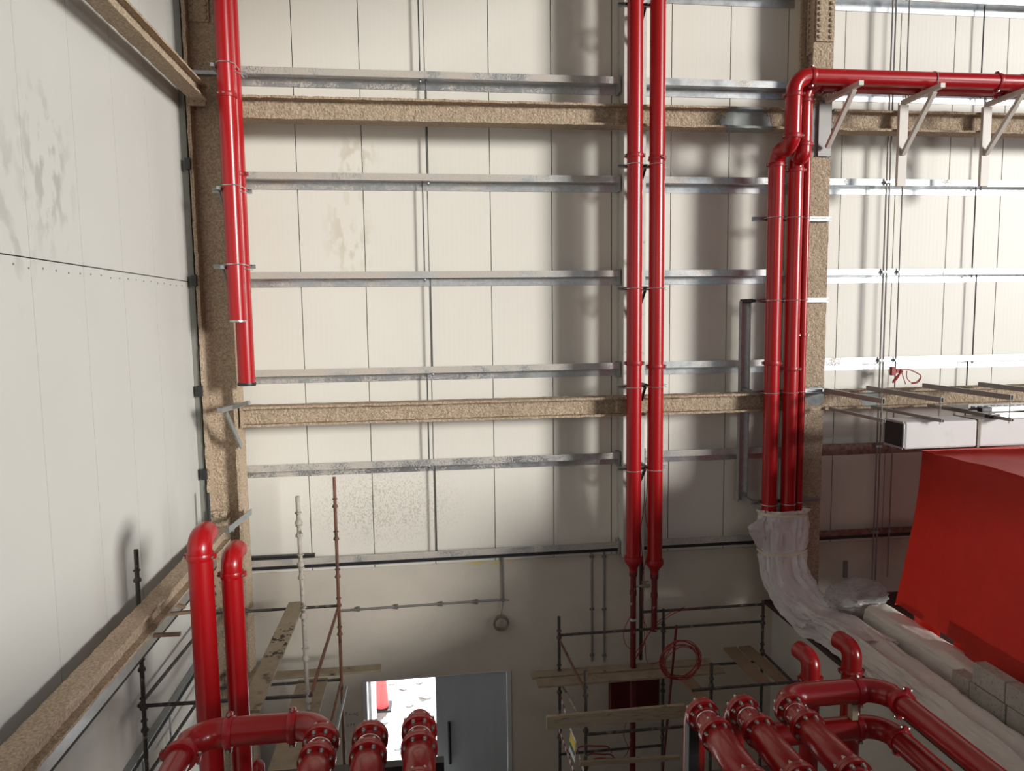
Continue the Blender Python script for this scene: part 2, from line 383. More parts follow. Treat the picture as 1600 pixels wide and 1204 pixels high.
# door in the back wall
dr = Thing('door_1', ((DX0+DX1)/2, YB, 0), kind='structure')
fr = MB()
for x in (DX0, DX1-.07): fr.box(x, x+.07, YB-.03, YB+.12, 0, DZ)
fr.box(DX0+.07, DX1-.07, YB-.03, YB+.12, DZ-.02, DZ)
dr.part('door_frame', fr, DOORF, bevel=.004)
lf = dr.part('door_leaf', MB().box(.11, DX1-.075, YB+.02, YB+.07, .01, DZ-.025), DOORG, bevel=.003)
hx = W(703, 1180, YB-.05)
dr.part('door_handle', MB().tube([(hx.x, YB-.05, .6), (hx.x, YB-.05, 1.34)], .028, 12).tube([(hx.x, YB+.02, .7), (hx.x, YB-.05, .7)], .012, 8).tube([(hx.x, YB+.02, 1.26), (hx.x, YB-.05, 1.26)], .012, 8), BLACKST, lf)
dr.part('door_leaf', MB().box(-1.03, -.98, YB+.2, YB+1.35, .01, DZ-.02), DOORF, bevel=.003, label='left door leaf swung open outward')
# outside
single('ground_outside', MB().box(-14, 18, 12.0, 40, -.25, 0), SAND, kind='structure')
cx = WZ(597, 1104, .02)
cone = Thing('traffic_cone', (cx.x, cx.y, 0), 'red and white traffic cone on the bright ground outside the open door', 'traffic cone')
cone.part('cone_body', MB().lathe([(.15, .05), (.055, 1.25), (.04, 1.26)], (cx.x, cx.y, 0), (0, 0, 1), 24), CONEM)
cone.part('reflective_band', MB().lathe([(.101, .75), (.088, .95)], (cx.x, cx.y, .0), (0, 0, 1), 24), CONEW)
cone.part('cone_base', MB().box(cx.x-.2, cx.x+.2, cx.y-.2, cx.y+.2, 0, .05), BLACKST, bevel=.02)
random.seed(3)
RB = ['largest rubble lump outside the door, beside the grey door leaf', 'rubble lump outside the door, middle distance right of the cone', 'small rubble lump outside the door, just right of the cone top', 'rubble lump outside the door, farthest back at the door head', 'rubble lump outside the door, in the middle of the gap', 'rubble lump outside the door, below the largest lump', 'rubble lump outside the door, nearest the cone base', 'rubble lump outside the door, low between two pump pipes', 'lowest rubble lump outside the door, above the middle pump pipe']
for i, (u, v, s) in enumerate([(665, 1088, .22), (630, 1075, .14), (612, 1068, .10), (655, 1066, .12), (640, 1102, .13), (668, 1112, .11), (600, 1128, .12), (648, 1165, .12), (622, 1168, .11)]):
    p = WZ(u, v, 0); mb = MB()
    def lump(a, b, p=p, s=s, i=i):
        th = a*math.pi; ph = b*2*math.pi
        d = V((math.sin(th)*math.cos(ph), math.sin(th)*math.sin(ph), math.cos(th)*.6)); k = 1+.45*noise.noise(d*1.7+V((i*5, 0, 0)))
        return p+V((0, 0, s*.35))+d*s*.7*k
    mb.grid(lump, 6, 9, True, False)
    single('rubble_stone', mb, STONE, RB[i], 'stone', 'rubble outside the open door')

# ------------------------------------------------------------------ columns, beams, girts
def subdiv(prof, step):
    out = []
    for i, a in enumerate(prof):
        b = prof[(i+1) % len(prof)]; n = max(1, int(round(math.dist(a, b)/step)))
        out += [(a[0]+(b[0]-a[0])*k/n, a[1]+(b[1]-a[1])*k/n) for k in range(n)]
    return out
def isec(h, w, tf, tw):
    a, b, c = w/2, h/2, tw/2
    return subdiv([(-a, -b), (a, -b), (a, -b+tf), (c, -b+tf), (c, b-tf), (a, b-tf), (a, b), (-a, b), (-a, b-tf), (-c, b-tf), (-c, -b+tf), (-a, -b+tf)], .07)
def fired(mb, p, q, h, w, up=(0, 0, 1), tf=.035, tw=.05, jit=.008):
    L = (V(q)-V(p)).length
    return mb.prism(isec(h, w, tf, tw), p, q, up, max(2, int(L/.07)), jit)
def splice_bolts(cx, cz, n, pitch, gap, y, r=.028, axis=(0, -1, 0), along='x'):
    mb = MB()
    for s in (-1, 1):
        for k in range(n):
            p = V((cx+s*gap, y, cz+k*pitch)) if along == 'x' else V((cx, y+s*gap, cz+k*pitch))
            mb.lathe([(r, 0), (r, .022), (r*.6, .03)], p, axis, 8)
    return mb
# left column (web faces the viewer)
CLX0, CLX1, CLY0, CLY1 = -3.22, -2.73, 11.14, 11.56
c1 = Thing('steel_column', ((CLX0+CLX1)/2, (CLY0+CLY1)/2, 0), 'tan fireproofed steel column in the left corner behind two hanging red pipes', 'column')
mb = MB(); fired(mb, ((CLX0+CLX1)/2, 11.35, 0), ((CLX0+CLX1)/2, 11.35, 15.8), CLX1-CLX0, CLY1-CLY0, (1, 0, 0), .05, .06)
c1.part('column_shaft', mb, FIRE)
pz = W(310, 34, 11.3).z
pxc = W(309, 10, 11.3).x
c1.part('splice_plate', MB().box(pxc-.15, pxc+.15, 11.285, 11.318, pz, pz+1.1), FIRE, bevel=.008)
c1.part('splice_bolt', splice_bolts(pxc, pz+.06, 11, .092, .095, 11.288, .036), FIRE, kind='stuff')
for v in (262, 440, 608, 735):
    p = W(300+(v-440)*.04, v, 11.4)
    c1.part('end_cleat', MB().box(-3.27, -3.2, 11.08, 11.135, p.z-.08, p.z+.08), BLACKST, label='black steel cleat at the column edge')
# right column (flange faces the viewer)
CRX0, CRX1, CRY0, CRY1 = 6.27, 6.61, 11.2, 11.64
c2 = Thing('steel_column', ((CRX0+CRX1)/2, 11.42, 0), 'tan fireproofed steel column standing right of the three clustered red pipes', 'column')
mb = MB(); fired(mb, ((CRX0+CRX1)/2, 11.42, 0), ((CRX0+CRX1)/2, 11.42, 15.8), CRY1-CRY0, CRX1-CRX0, (0, 1, 0), .05, .06)
c2.part('column_shaft', mb, FIRE)
pz = W(1288, 65, 11.18).z
c2.part('splice_plate', MB().box(CRX0+.02, CRX1-.015, 11.165, 11.205, pz, pz+1.1), FIRE, bevel=.006)
c2.part('splice_bolt', splice_bolts((CRX0+CRX1)/2, pz+.07, 11, .085, .095, 11.167, .03), FIRE, kind='stuff')
pz2 = W(1260, 82, 11.4).z
c2.part('web_splice_plate', MB().box(CRX0+.08, CRX0+.13, 11.27, 11.57, pz2, pz2+.95), FIRE, bevel=.006)
c2.part('web_splice_bolt', splice_bolts(CRX0+.08, pz2+.08, 9, .095, .08, 11.42, .026, (-1, 0, 0), 'y'), FIRE, kind='stuff')
# wind post behind the twin risers
wx0, wx1 = W(974.5, 500, 11.47).x, W(1008, 500, 11.47).x
wp = Thing('wind_post', ((wx0+wx1)/2, 11.6, 0), 'narrow pale steel post on the wall behind the twin red risers', 'post')
wp.part('post_web', MB().box(wx0, wx1, 11.47, 11.51, 4.15, 15.8), POSTW)
for x in (wx0, wx1-.02): wp.part('post_flange', MB().box(x, x+.02, 11.51, 11.78, 4.15, 15.8), POSTW)
# main beams of the back wall
def beam_y(name_label, x0, x1, zb, zt, yc=11.30, w=.30, plate=None):
    t = Thing('steel_beam', ((x0+x1)/2, yc, zb), name_label, 'beam')
    mb = MB(); fired(mb, (x0, yc, (zb+zt)/2), (x1, yc, (zb+zt)/2), zt-zb, w, jit=.009)
    t.part('beam_body', mb, FIRE)
    if plate: t.part('end_plate', MB().box(x0-.03, x0, yc-w/2-.01, yc+w/2, zb-.01, zt+.015), FIRE, bevel=.006)
    return t
UB = (11.075, 11.40); LB = (6.58, 6.885)
beam_y('long tan fireproofed beam crossing high behind the twin red risers', CLX1+.03, CRX0-.01, *UB)
beam_y('long tan fireproofed beam at mid height, left of and behind the clustered red pipes', CLX1+.06, CRX0-.01, *LB, plate=1)
beam_y('tan fireproofed beam top right, behind the beige triangular brackets', CRX1+.01, 14.5, *UB)
beam_y('tan fireproofed beam at right carrying the grey cantilever arms', CRX1+.01, 14.5, *LB)
# beams along the left wall
def beam_x(label, zb, zt, cleat_side, xc=-3.03, w=.22, jit=.007):
    t = Thing('steel_beam', (xc, 4, zb), label, 'beam')
    mb = MB(); fired(mb, (xc, 11.14 if not cleat_side else 11.13, (zb+zt)/2), (xc, -4, (zb+zt)/2), zt-zb, w, jit=jit, tf=.03, tw=.05)
    t.part('beam_body', mb, FIRE)
    c = W(308, 156, 11.12) if cleat_side else None
    return t, c
t, _ = beam_x('tan fireproofed beam along the upper left wall, leaving the picture top', 11.28, 11.50, True)
pc = W(308, 157, 11.11)
t.part('cleat_plate', MB().box(pc.x-.13, pc.x+.12, 11.09, 11.135, pc.z-.07, pc.z+.17), FIRE, bevel=.008)
t.part('cleat_bolt', MB().lathe([(.03, 0), (.03, .025), (.018, .032)], (pc.x-.05, 11.09, pc.z), (0, -1, 0), 8).lathe([(.03, 0), (.03, .025), (.018, .032)], (pc.x+.06, 11.09, pc.z), (0, -1, 0), 8), FIRE, kind='stuff')
t, _ = beam_x('tan fireproofed beam along the lower left wall, behind the red stub pipes', 4.86, 5.09, False)
pc = W(342, 808, 11.11)
t.part('cleat_plate', MB().box(pc.x-.13, pc.x+.12, 11.09, 11.135, pc.z-.12, pc.z+.10), FIRE, bevel=.008)
t.part('cleat_bolt', MB().lathe([(.03, 0), (.03, .025), (.018, .032)], (pc.x-.05, 11.09, pc.z+.04), (0, -1, 0), 8).lathe([(.03, 0), (.03, .025), (.018, .032)], (pc.x+.06, 11.09, pc.z+.04), (0, -1, 0), 8), FIRE, kind='stuff')
# Z girts
GZ = [13.29, 11.836, 10.299, 8.802, 7.297, 5.797, 4.271]
rows = ['at the picture\'s upper edge', 'just above the upper tan beam', 'next below the upper tan beam', 'midway between the two tan beams',
        'just above the lower tan beam', 'just below the lower tan beam', 'lowest, at the panel foot']
bays = [(CLX0+.3, wx0-.03, 'left of the twin red risers'), (wx1+.02, CRX0-.02, 'between twin risers and clustered pipes'), (CRX1+.02, 14.6, 'right of the right hand column')]
FH = .105
zsec = lambda m, x0, x1, z: m.box(x0, x1, 11.60, 11.606, z, z+FH).box(x0, x1, 11.606, 11.79, z, z+.006).box(x0, x1, 11.787, 11.794, z-FH-.02, z+.006).box(x0, x1, 11.606, 11.622, z+FH-.006, z+FH)
for ri, z in enumerate(GZ):
    for bi, (x0, x1, bl) in enumerate(bays):
        if ri == 0 and bi == 0: continue
        mt = GIRT if not (bi == 2 and ri >= 5) else GALVR
        t = Thing('wall_girt', ((x0+x1)/2, 11.7, z), f'galvanised girt {bl}, {rows[ri]}', 'girt', 'galvanised girts on the back wall')
        t.part('girt_section', zsec(MB(), x0, x1, z), mt)
        if ri == 6: t.part('underside_shadow_strip', MB().box(x0, x1, 11.604, 11.78, z-.055, z-.001), BLACKST)  # black strip stands in for the shadow under the lowest girts
        if bi == 0: t.part('joint_plate', MB().box(x1-.02, x1+.012, 11.585, 11.78, z-.14, z+.12), GALVD)
# sag rods between the girts
for xu, bay in ((668, 'in the left bay'), (1143, 'between twin risers and clustered pipes'), (1520, 'in the right bay')):
    for i in range(len(GZ)-1):
        z1, z0 = GZ[i], GZ[i+1]; zm = (z0+z1)/2
        if xu == 1143: continue
        x = W(xu, 450, 11.7).x+(.05 if i % 2 else -.04)
        vis = i > 0 or True
        t = Thing('sag_rod', (x, 11.69, z0), f'thin sag rod {bay}, {["at the top edge", "around the upper tan beam", "next below the upper tan beam", "below mid wall", "around the lower tan beam", "lowest on the panels"][i]}', 'rod', 'sag rods between wall girts')
        t.part('rod', MB().tube([(x, 11.69, z0-.05), (x, 11.69, z1+.05)], .011, 8), BLACKST)
        t.part('nut', MB().lathe([(.02, 0), (.02, .02)], (x, 11.69, z0-.03), (0, 0, 1), 6).lathe([(.02, 0), (.02, .02)], (x, 11.69, z1+.012), (0, 0, 1), 6), GALVD, kind='stuff')
# left-wall girt under the beam
t = Thing('wall_girt', (-3.2, 4, 4.5), 'galvanised girt along the left wall directly under the lower tan beam', 'girt', 'galvanised girts on the left wall')
t.part('girt_section', MB().box(-3.135, -3.128, -3, 11.1, 4.50, 4.67).box(-3.33, -3.135, -3, 11.1, 4.50, 4.506).box(-3.33, -3.323, -3, 11.1, 4.40, 4.50), GALV)
t.part('bottom_edge', MB().bar((-3.14, -3, 4.48), (-3.14, 11.1, 4.48), .02, .03), BLACKST)
for i, (u, v, u2, v2, lb) in enumerate([(240, 992, 282, 990, 'nearest'), (262, 959, 303, 955, 'middle'), (272, 944, 290, 948, 'farthest and shortest')]):
    p = WX(u, v, -3.1); q = W(u2, v2, p.y)
    single('angle_stub', MB().bar(p, q, .05, .035), TIMB2, f'short brown steel stub sticking out under the left wall girt, {lb} of three', 'stub', 'stubs under the left wall girt')
t = Thing('wall_channel', (-3.26, 8, 3.4), 'galvanised channel along the left wall low behind the left scaffold', 'channel')
pch = WX(310, 1040, -3.26)
mb = MB(); channel(mb, (-3.285, 3, pch.z), (-3.285, 11.6, pch.z), .09, .09, (1, 0, 0)); t.part('channel_body', mb, GALVD)
for y in (9.2, 8.3): t.part('drop_rod', MB().tube([(-3.26, y, pch.z-.04), (-3.26, y, pch.z-.75)], .012, 6), GALVD)
# black angle lying on the lowest girt
p = W(388, 868, 11.68); q = W(492, 861, 11.68)
single('steel_angle', MB().box(p.x, q.x, 11.62, 11.70, GZ[6]+FH, GZ[6]+FH+.05), BLACKST, 'black steel angle lying on the lowest girt beside the left column', 'steel angle')

# ------------------------------------------------------------------ pipe parts
def coupling(c, d, r, lug=(1, 0, 0), w=.066):
    c = V(c); d = V(d).normalized(); lug = (V(lug)-d*V(lug).dot(d)).normalized()
    mb = MB().lathe([(r*1.0, -w/2), (r*1.08, -w/2), (r*1.12, -w*.25), (r*1.12, w*.25), (r*1.08, w/2), (r*1.0, w/2)], c, d, 28)
    for s in (-1, 1): mb.bar(c+lug*s*r*1.15-d*w*.36, c+lug*s*r*1.15+d*w*.36, .05, r*.36, lug)
    bo = MB()
    nn = d.cross(lug)
    for s in (-1, 1): bo.tube([c+lug*s*(r*1.2)-nn*.05, c+lug*s*(r*1.2)+nn*.05], .013, 8)
    return mb, bo
def add_coupling(t, c, d, r, lug=(1, 0, 0), mt=None):
    a, b = coupling(c, d, r, lug)
    o = t.part('coupling', a, mt or REDC); t.part('coupling_bolt', b, CHROME, o, kind='stuff'); return o
def flange(t, c, d, r, R0, th=.035, nb=8, rot=.2):
    c = V(c); d = V(d).normalized()
    o = t.part('flange', MB().lathe([(r, -th-.05), (r*1.15, -th-.045), (r*1.2, -th), (R0, -th), (R0, -.003), (R0*.97, 0), (R0, .003), (R0, th), (r*1.2, th), (r*1.15, th+.045), (r, th+.05)], c, d, 28), REDH)
    a = V((0, 0, 1)); nx = d.cross(a).normalized(); ny = d.cross(nx); mb = MB()
    for k in range(nb):
        an = 2*math.pi*(k+.5)/nb; p = c+(nx*math.cos(an)+ny*math.sin(an))*R0*.82
        mb.tube([p-d*(th+.05), p+d*(th+.05)], .012, 8).lathe([(.02, -.012), (.02, .012)], p+d*(th+.012), d, 6).lathe([(.02, -.012), (.02, .012)], p-d*(th+.012), d, 6)
    t.part('flange_bolt', mb, CHROME, o, kind='stuff')
def ubolt(t, c, r, facing=(0, -1, 0), leg=.16, par=None, rr=.007):
    c = V(c); f = V(facing); sx = V((0, 0, 1)).cross(f).normalized() if abs(f.z) < .9 else V((0, 1, 0))
    R1 = r+rr; pts = [c+sx*R1-f*leg]+[c+sx*R1*math.cos(math.pi*k/14)+f*R1*math.sin(math.pi*k/14) for k in range(15)]+[c-sx*R1-f*leg]
    return t.part('u_bolt', MB().tube(pts, rr, 6), WIRE, par)
def ubolt_x(t, c, r, leg, rr=.007):          # around a pipe along x, legs hang down
    c = V(c); R1 = r+rr
    pts = [c+V((0, -R1, -leg))]+[c+V((0, -R1*math.cos(math.pi*k/14), R1*math.sin(math.pi*k/14))) for k in range(15)]+[c+V((0, R1, -leg))]
    return t.part('u_bolt', MB().tube(pts, rr, 6), WIRE)
# the two hanging pipes at the left column
PR = .118
p1 = W(372, 503, 10.6); p2 = W(386, 602, 10.86)
t = Thing('hanging_pipe', p1, 'glossy red pipe hanging by the left column, shorter front one with bare open end', 'pipe', 'red pipes hanging at the left column')
t.part('pipe_body', MB().tube([(p1.x, p1.y, p1.z+.03), (p1.x, p1.y, 15.6)], PR, 32), RED)
t.part('bare_end', MB().lathe([(PR*.98, 0), (PR*.98, .03)], p1, (0, 0, 1), 32).lathe([(PR*.85, -.002), (PR*.85, .0)], p1, (0, 0, 1), 32), CHROME, label='bare silver pipe end')
add_coupling(t, (p1.x, p1.y, W(358, 149, 10.6).z), (0, 0, 1), PR, (-.35, -1, 0))
t = Thing('hanging_pipe', p2, 'glossy red pipe hanging by the left column, longer rear one with black end cap', 'pipe', 'red pipes hanging at the left column')
t.part('pipe_body', MB().tube([(p2.x, p2.y, p2.z+.04), (p2.x, p2.y, 15.6)], PR, 32), RED)
t.part('end_cap', MB().lathe([(PR*1.07, 0), (PR*1.1, .015), (PR*1.07, .045)], p2, (0, 0, 1), 32), BLACKST, label='black plastic end cap')
add_coupling(t, (p2.x, p2.y, W(372, 272, 10.86).z), (0, 0, 1), PR, (1, -.2, 0))
# brackets on the left column
for i, (u, v, lb) in enumerate([(312, 112, 'highest, at the upper wall beam'), (340, 297, 'middle'), (342, 416, 'lowest')]):
    z = W(u, v, 10.95).z; t = Thing('pipe_bracket', (-2.75, 11.05, z), f'galvanised bracket holding the hanging pipes, {lb}', 'bracket', 'pipe brackets on the left column')
    x0 = W(302 if i == 0 else 327+i*3, v, 10.98).x
    mb = MB(); channel(mb, (x0, 11.02, z), (p2.x+.16, 11.02, z), .06 if i else .12, .05, (0, -1, 0) if i else (0, 0, 1)); t.part('strut', mb, GALVD)
    t.part('strut_arm', MB().bar((-2.68, 10.5, z-.04), (-2.68, 11.3, z-.04), .045, .045), GALVD)
    if i: t.part('diagonal_brace', MB().bar((-2.70, 10.62, z-.06), (-2.70, 11.12, z-.55), .05, .02, (1, 0, 0)), STRUT)
    ubolt(t, (p1.x, p1.y, z), PR, leg=.40); ubolt(t, (p2.x, p2.y, z-.05), PR, leg=.14)
# spare bracket below the pipe ends
z = W(367, 637, 10.95).z; t = Thing('pipe_bracket', (-2.75, 10.9, z), 'empty dark bracket with blue grey brace on the left column beside the lower beam', 'bracket')
t.part('strut', MB().bar(W(343, 641, 10.55), W(375, 632, 11.15), .07, .07), STRUT)
t.part('cross_angle', MB().bar(W(353, 640, 10.95), W(389, 628, 10.75), .05, .05), STRUT)
t.part('diagonal_brace', MB().bar(W(354, 646, 10.6), W(377, 697, 11.1), .09, .02, (1, 0, 0)), GALVD)
z = W(360, 815, 10.8).z; t = Thing('pipe_bracket', (-2.8, 10.9, z), 'empty long galvanised angle bracket on the left column above the red stub pipes', 'bracket')
a, b = W(352, 832, 10.4), W(388, 803, 11.12)
t.part('angle_arm', MB().bar(a, b, .10, .012).bar(a+V((.05, 0, .04)), b+V((.05, 0, .04)), .012, .09), GALVD)
t.part('cross_strut', MB().bar(W(327, 825, 11.08), W(366, 828, 11.08), .06, .04), GALVD)
# grey rag stuffed beside the left column
def ragf(a, b):
    c = W(303+a*5, 516+a*64, 11.30); th = b*2*math.pi; r_ = .055+.03*noise.noise(V((a*6, math.cos(th), math.sin(th))))
    r_ *= min(1, a*8+.2)*min(1, (1-a)*8+.2)
    return V((-3.262, c.y, c.z))+V((math.cos(th)*r_*.6, math.sin(th)*r_, 0))
single('rag', MB().grid(ragf, 14, 9, True), RAG, 'dirty grey rag stuffed between left wall and left column', 'rag')

# ------------------------------------------------------------------ twin risers in the middle
RY = 10.92
for i, (u, vb, lb, cps) in enumerate([(991.3, 876, 'left of the twin risers in mid wall', (243, 567)), (1025.8, 880, 'right of the twin risers in mid wall', (247.5, 572))]):
    x = W(u, 400, RY).x; zb = W(u, vb, RY).z; r = .118
    t = Thing('riser_pipe', (x, RY, zb), f'tall glossy red vertical riser pipe, {lb}', 'pipe', 'twin red riser pipes')
    t.part('pipe_body', MB().tube([(x, RY, zb), (x, RY, 15.6)], r, 32), RED)
    for v in cps: add_coupling(t, (x, RY, W(u, v, RY).z), (0, 0, 1), r, (1, -.25, 0) if v > 300 or i == 0 else (.5, -1, 0))
    t.part('reducer', MB().lathe([(r*1.14, .08), (r*1.2, .05), (r*1.2, .0), (r*1.05, -.03), (.07, -.10), (.065, -.16)], (x, RY, zb), (0, 0, 1), 28), REDC)
    zl = W(985 if i == 0 else 1027, 1204 if i == 0 else 985, RY).z-(.4 if i == 0 else 0)
    d = t.part('drain_pipe', MB().tube([(x, RY, zb-.14), (x, RY, zl)], .047, 16), REDOLD, label='thin worn red drain pipe with paint chips')
    t.part('drain_coupling', MB().lathe([(.06, -.05), (.066, -.03), (.066, .03), (.06, .05)], (x, RY, zb-.2), (0, 0, 1), 16).lathe([(.055, -.04), (.058, 0), (.055, .04)], (x, RY, zb-.52), (0, 0, 1), 16), REDOLD, d)
    if i == 0:
        xa = x; zc = W(1008, 915, RY).z
        t.part('band', MB().lathe([(.053, -.02), (.053, .02)], (x, RY, W(988, 967, RY).z), (0, 0, 1), 16), WIRE, d)
    else:
        t.part('cross_connection', MB().tube([(x, RY, zc), (xa+.05, RY, zc)], .014, 10), CHROME, d)
        t.part('stop_valve', MB().lathe([(.02, -.08), (.034, -.05), (.026, 0), (.034, .05), (.02, .08)], (xa+.2, RY, zc), (1, 0, 0), 12).tube([(xa+.2, RY, zc), (xa+.2, RY, zc+.07)], .012, 8).bar((xa+.14, RY, zc+.07), (xa+.26, RY, zc+.07), .02, .02), GCAB, d)
xr = [W(991.3, 400, RY).x, W(1025.8, 400, RY).x]
for i, (v, lb) in enumerate([(8, 'topmost'), (260, 'second from the top'), (451, 'third from the top'), (603, 'fourth from the top'), (731, 'lowest')]):
    z = W(1000, v, 11.07).z
    t = Thing('riser_bracket', ((xr[0]+xr[1])/2, 11.3, z), f'dark steel bracket carrying the twin red risers, {lb}', 'bracket', 'brackets behind the twin risers')
    mb = MB(); channel(mb, (W(966, v, 11.07).x, 11.075, z), (W(1041, v, 11.07).x, 11.075, z), .05, .06, (0, -1, 0)); t.part('cross_strut', mb, GALVD)
    xm = W(1009, v, 11.07).x
    t.part('arm', MB().bar((xm, 11.06, z+.01), (xm, 11.47, z+.01), .05, .05), BLACKST)
    yb_, db_ = (11.12, .24) if v == 603 else (11.46, .50)
    t.part('diagonal_brace', MB().bar((xm, 11.10, z-.02), (xm-.06, yb_, z-db_), .05, .03, (1, 0, 0)), BLACKST)
    for x in xr: ubolt(t, (x, RY, z), .118, leg=.15)

# ------------------------------------------------------------------ clustered pipes at the right column
XE = 14.8
def cluster_pipe(label, body_pts, rad, r, cpl, base):
    t = Thing('fire_main_pipe', base, label, 'pipe', 'clustered red pipes at the right column')
    t.part('pipe_body', MB().tube(route(body_pts, rad, 10), r, 28), RED)
    for c, d, lug in cpl: add_coupling(t, c, d, r, lug)
    return t
hz = W(1400, 123.5, 10.52).z
a1 = W(1240, 160, 10.52).x; b1 = W(1210, 400, 11.0).x
zu = W(1240, 213, 10.52).z; zl = W(1213, 258, 11.0).z
zbot = 4.4
zm1 = W(1228, 233, 10.76).z; zm2 = W(1250, 247, 10.9).z
cluster_pipe('red pipe of the cluster, leftmost, turning right on top as the front high run', [(XE, 10.52, hz), (a1, 10.52, hz), (a1, 10.52, zm1-.03), (b1, 11.0, zm1+.03), (b1, 11.0, zbot)], [.24, .19, .19], PR, [
    ((a1+.27, 10.52, hz), (1, 0, 0), (0, 0, 1)), ((a1, 10.52, hz-.27), (0, 0, 1), (1, -.3, 0)), ((a1, 10.52, zu), (0, 0, 1), (1, -.2, 0)), ((b1, 11.0, zl), (0, 0, 1), (1, -.2, 0)),
    ((b1, 11.0, W(1206, 567, 11.0).z), (0, 0, 1), (1, -.5, 0)), ((W(1558, 130, 10.52).x, 10.52, hz), (1, 0, 0), (0, 0, 1))], (b1, 11.0, zbot))
a2 = W(1256, 190, 10.8).x; b2 = W(1240, 400, 11.0).x
zu2 = W(1258, 226, 10.8).z; zl2 = W(1240, 266, 11.0).z
cluster_pipe('red pipe of the cluster, middle one, with its elbows half hidden by the leftmost pipe', [(XE, 10.8, hz), (a2, 10.8, hz), (a2, 10.8, zm2-.03), (b2, 11.0, zm2+.05), (b2, 11.0, zbot)], [.24, .14, .14], PR, [
    ((a2+.27, 10.8, hz), (1, 0, 0), (0, 0, 1)), ((a2, 10.8, hz-.27), (0, 0, 1), (1, -.3, 0)), ((a2, 10.8, zu2), (0, 0, 1), (1, -.2, 0)), ((b2, 11.0, zl2), (0, 0, 1), (1, -.2, 0)),
    ((b2, 11.0, W(1236, 576, 11.0).z), (0, 0, 1), (.7, -.8, 0)), ((W(1558, 140, 10.8).x, 10.8, hz), (1, 0, 0), (0, 0, 1))], (b2, 11.0, zbot))
b3 = W(1247.5, 780, 11.06).x
cluster_pipe('thin red pipe of the cluster, rightmost against the tan column', [(XE, 11.06, hz), (b3, 11.06, hz), (b3, 11.06, zbot)], [.16], .06, [
    ((b3, 11.06, hz-.2), (0, 0, 1), (1, 0, 0)), ((b3, 11.06, W(1258, 523, 11.06).z), (0, 0, 1), (1, 0, 0)), ((b3+.25, 11.06, hz), (1, 0, 0), (0, 0, 1))], (b3, 11.06, zbot))
# struts holding the cluster
for i, (v, ul, ur, lb, cf) in enumerate([(342, 1177, 1298, 'highest', 0), (469, 1176, 1294, 'second from the top', 1), (611, 1174, 1289, 'third from the top', 2), (782, 1174, 1281, 'lowest, just above the white wrapping', 2)]):
    z = W(1240, v, 11.14).z; x0 = W(ul, v, 11.14).x; x1 = W(ur, v, 11.14).x
    t = Thing('pipe_strut', ((x0+x1)/2, 11.15, z), f'galvanised cross strut clamping the three clustered red pipes, {lb}', 'strut', 'cross struts of the clustered pipes')
    mb = MB(); channel(mb, (x0, 11.158, z), (x1, 11.158, z), .07, .06, (0, -1, 0)); t.part('strut', mb, GALV if i < 3 else GALVD)
    if cf: t.part('wall_arm', MB().bar((x0+.03, 11.15, z), (x0+.03, 11.6, z), .06, .07), BLACKST if cf == 1 else GALVD)
    for x, y, r, lg in ((b1, 11.0, PR, .14), (b2, 11.0, PR, .14), (b3, 11.06, .06, .08)): ubolt(t, (x, y, z), r, leg=lg)
xs = W(1160, 620, 11.6).x; za = W(1164, 470, 11.58).z; zb = W(1152, 782, 11.58).z
single('strut_upright', channel(MB(), (xs, 11.555, zb), (xs, 11.555, za), .17, .09, (0, -1, 0), .01), GALV, 'upright galvanised channel left of the clustered pipes, crossing the lower tan beam level', 'channel', bevel=.003)
# triangular brackets at top right
for i, (ub, vb, uf, vf, ud, vd, up_, lb) in enumerate([(1285, 163, 1343, 131, 1280, 232, None, 'first, fixed to the column'), (1403, 172, 1488, 140, 1409, 243, 1409, 'middle'), (1533, 176, 1618, 150, 1541, 243, 1542, 'last, at the right edge of the picture')]):
    yb = 11.13; p = W(ub+7, vb, yb); zt = hz-PR-.035; fx = p.x
    yf = 10.22
    t = Thing('triangular_bracket', (fx, yb, zt-1), f'beige triangular bracket under the high red pipes, {lb}', 'bracket', 'beige triangular pipe brackets')
    t.part('top_arm', MB().bar((fx, yf, zt-.01), (fx, yb, zt-.01), .075, .07), BEIGEST, bevel=.003)
    zlow = W(ud, vd, 11.08).z
    t.part('diagonal_brace', MB().bar((fx, yf+.18, zt-.05), (fx, 11.08, zlow+.02), .07, .06, (0, 1, 1)), BEIGEST, bevel=.003)
    if up_:
        zv = W(up_, 291, 11.1).z
        t.part('upright', MB().box(fx-.075, fx+.075, 11.08, 11.14, zv, zt-.05), BEIGEST, bevel=.003)
    else: t.part('mounting_plate', MB().box(fx-.11, fx+.10, 11.155, 11.175, zlow-.1, zt+.0), STRUT)
    if i: ubolt_x(t, (fx+.05, 10.52, hz), PR, .16)
    ubolt_x(t, (fx, 10.8, hz), PR, .16); ubolt_x(t, (fx, 11.06, hz), .06, .2)

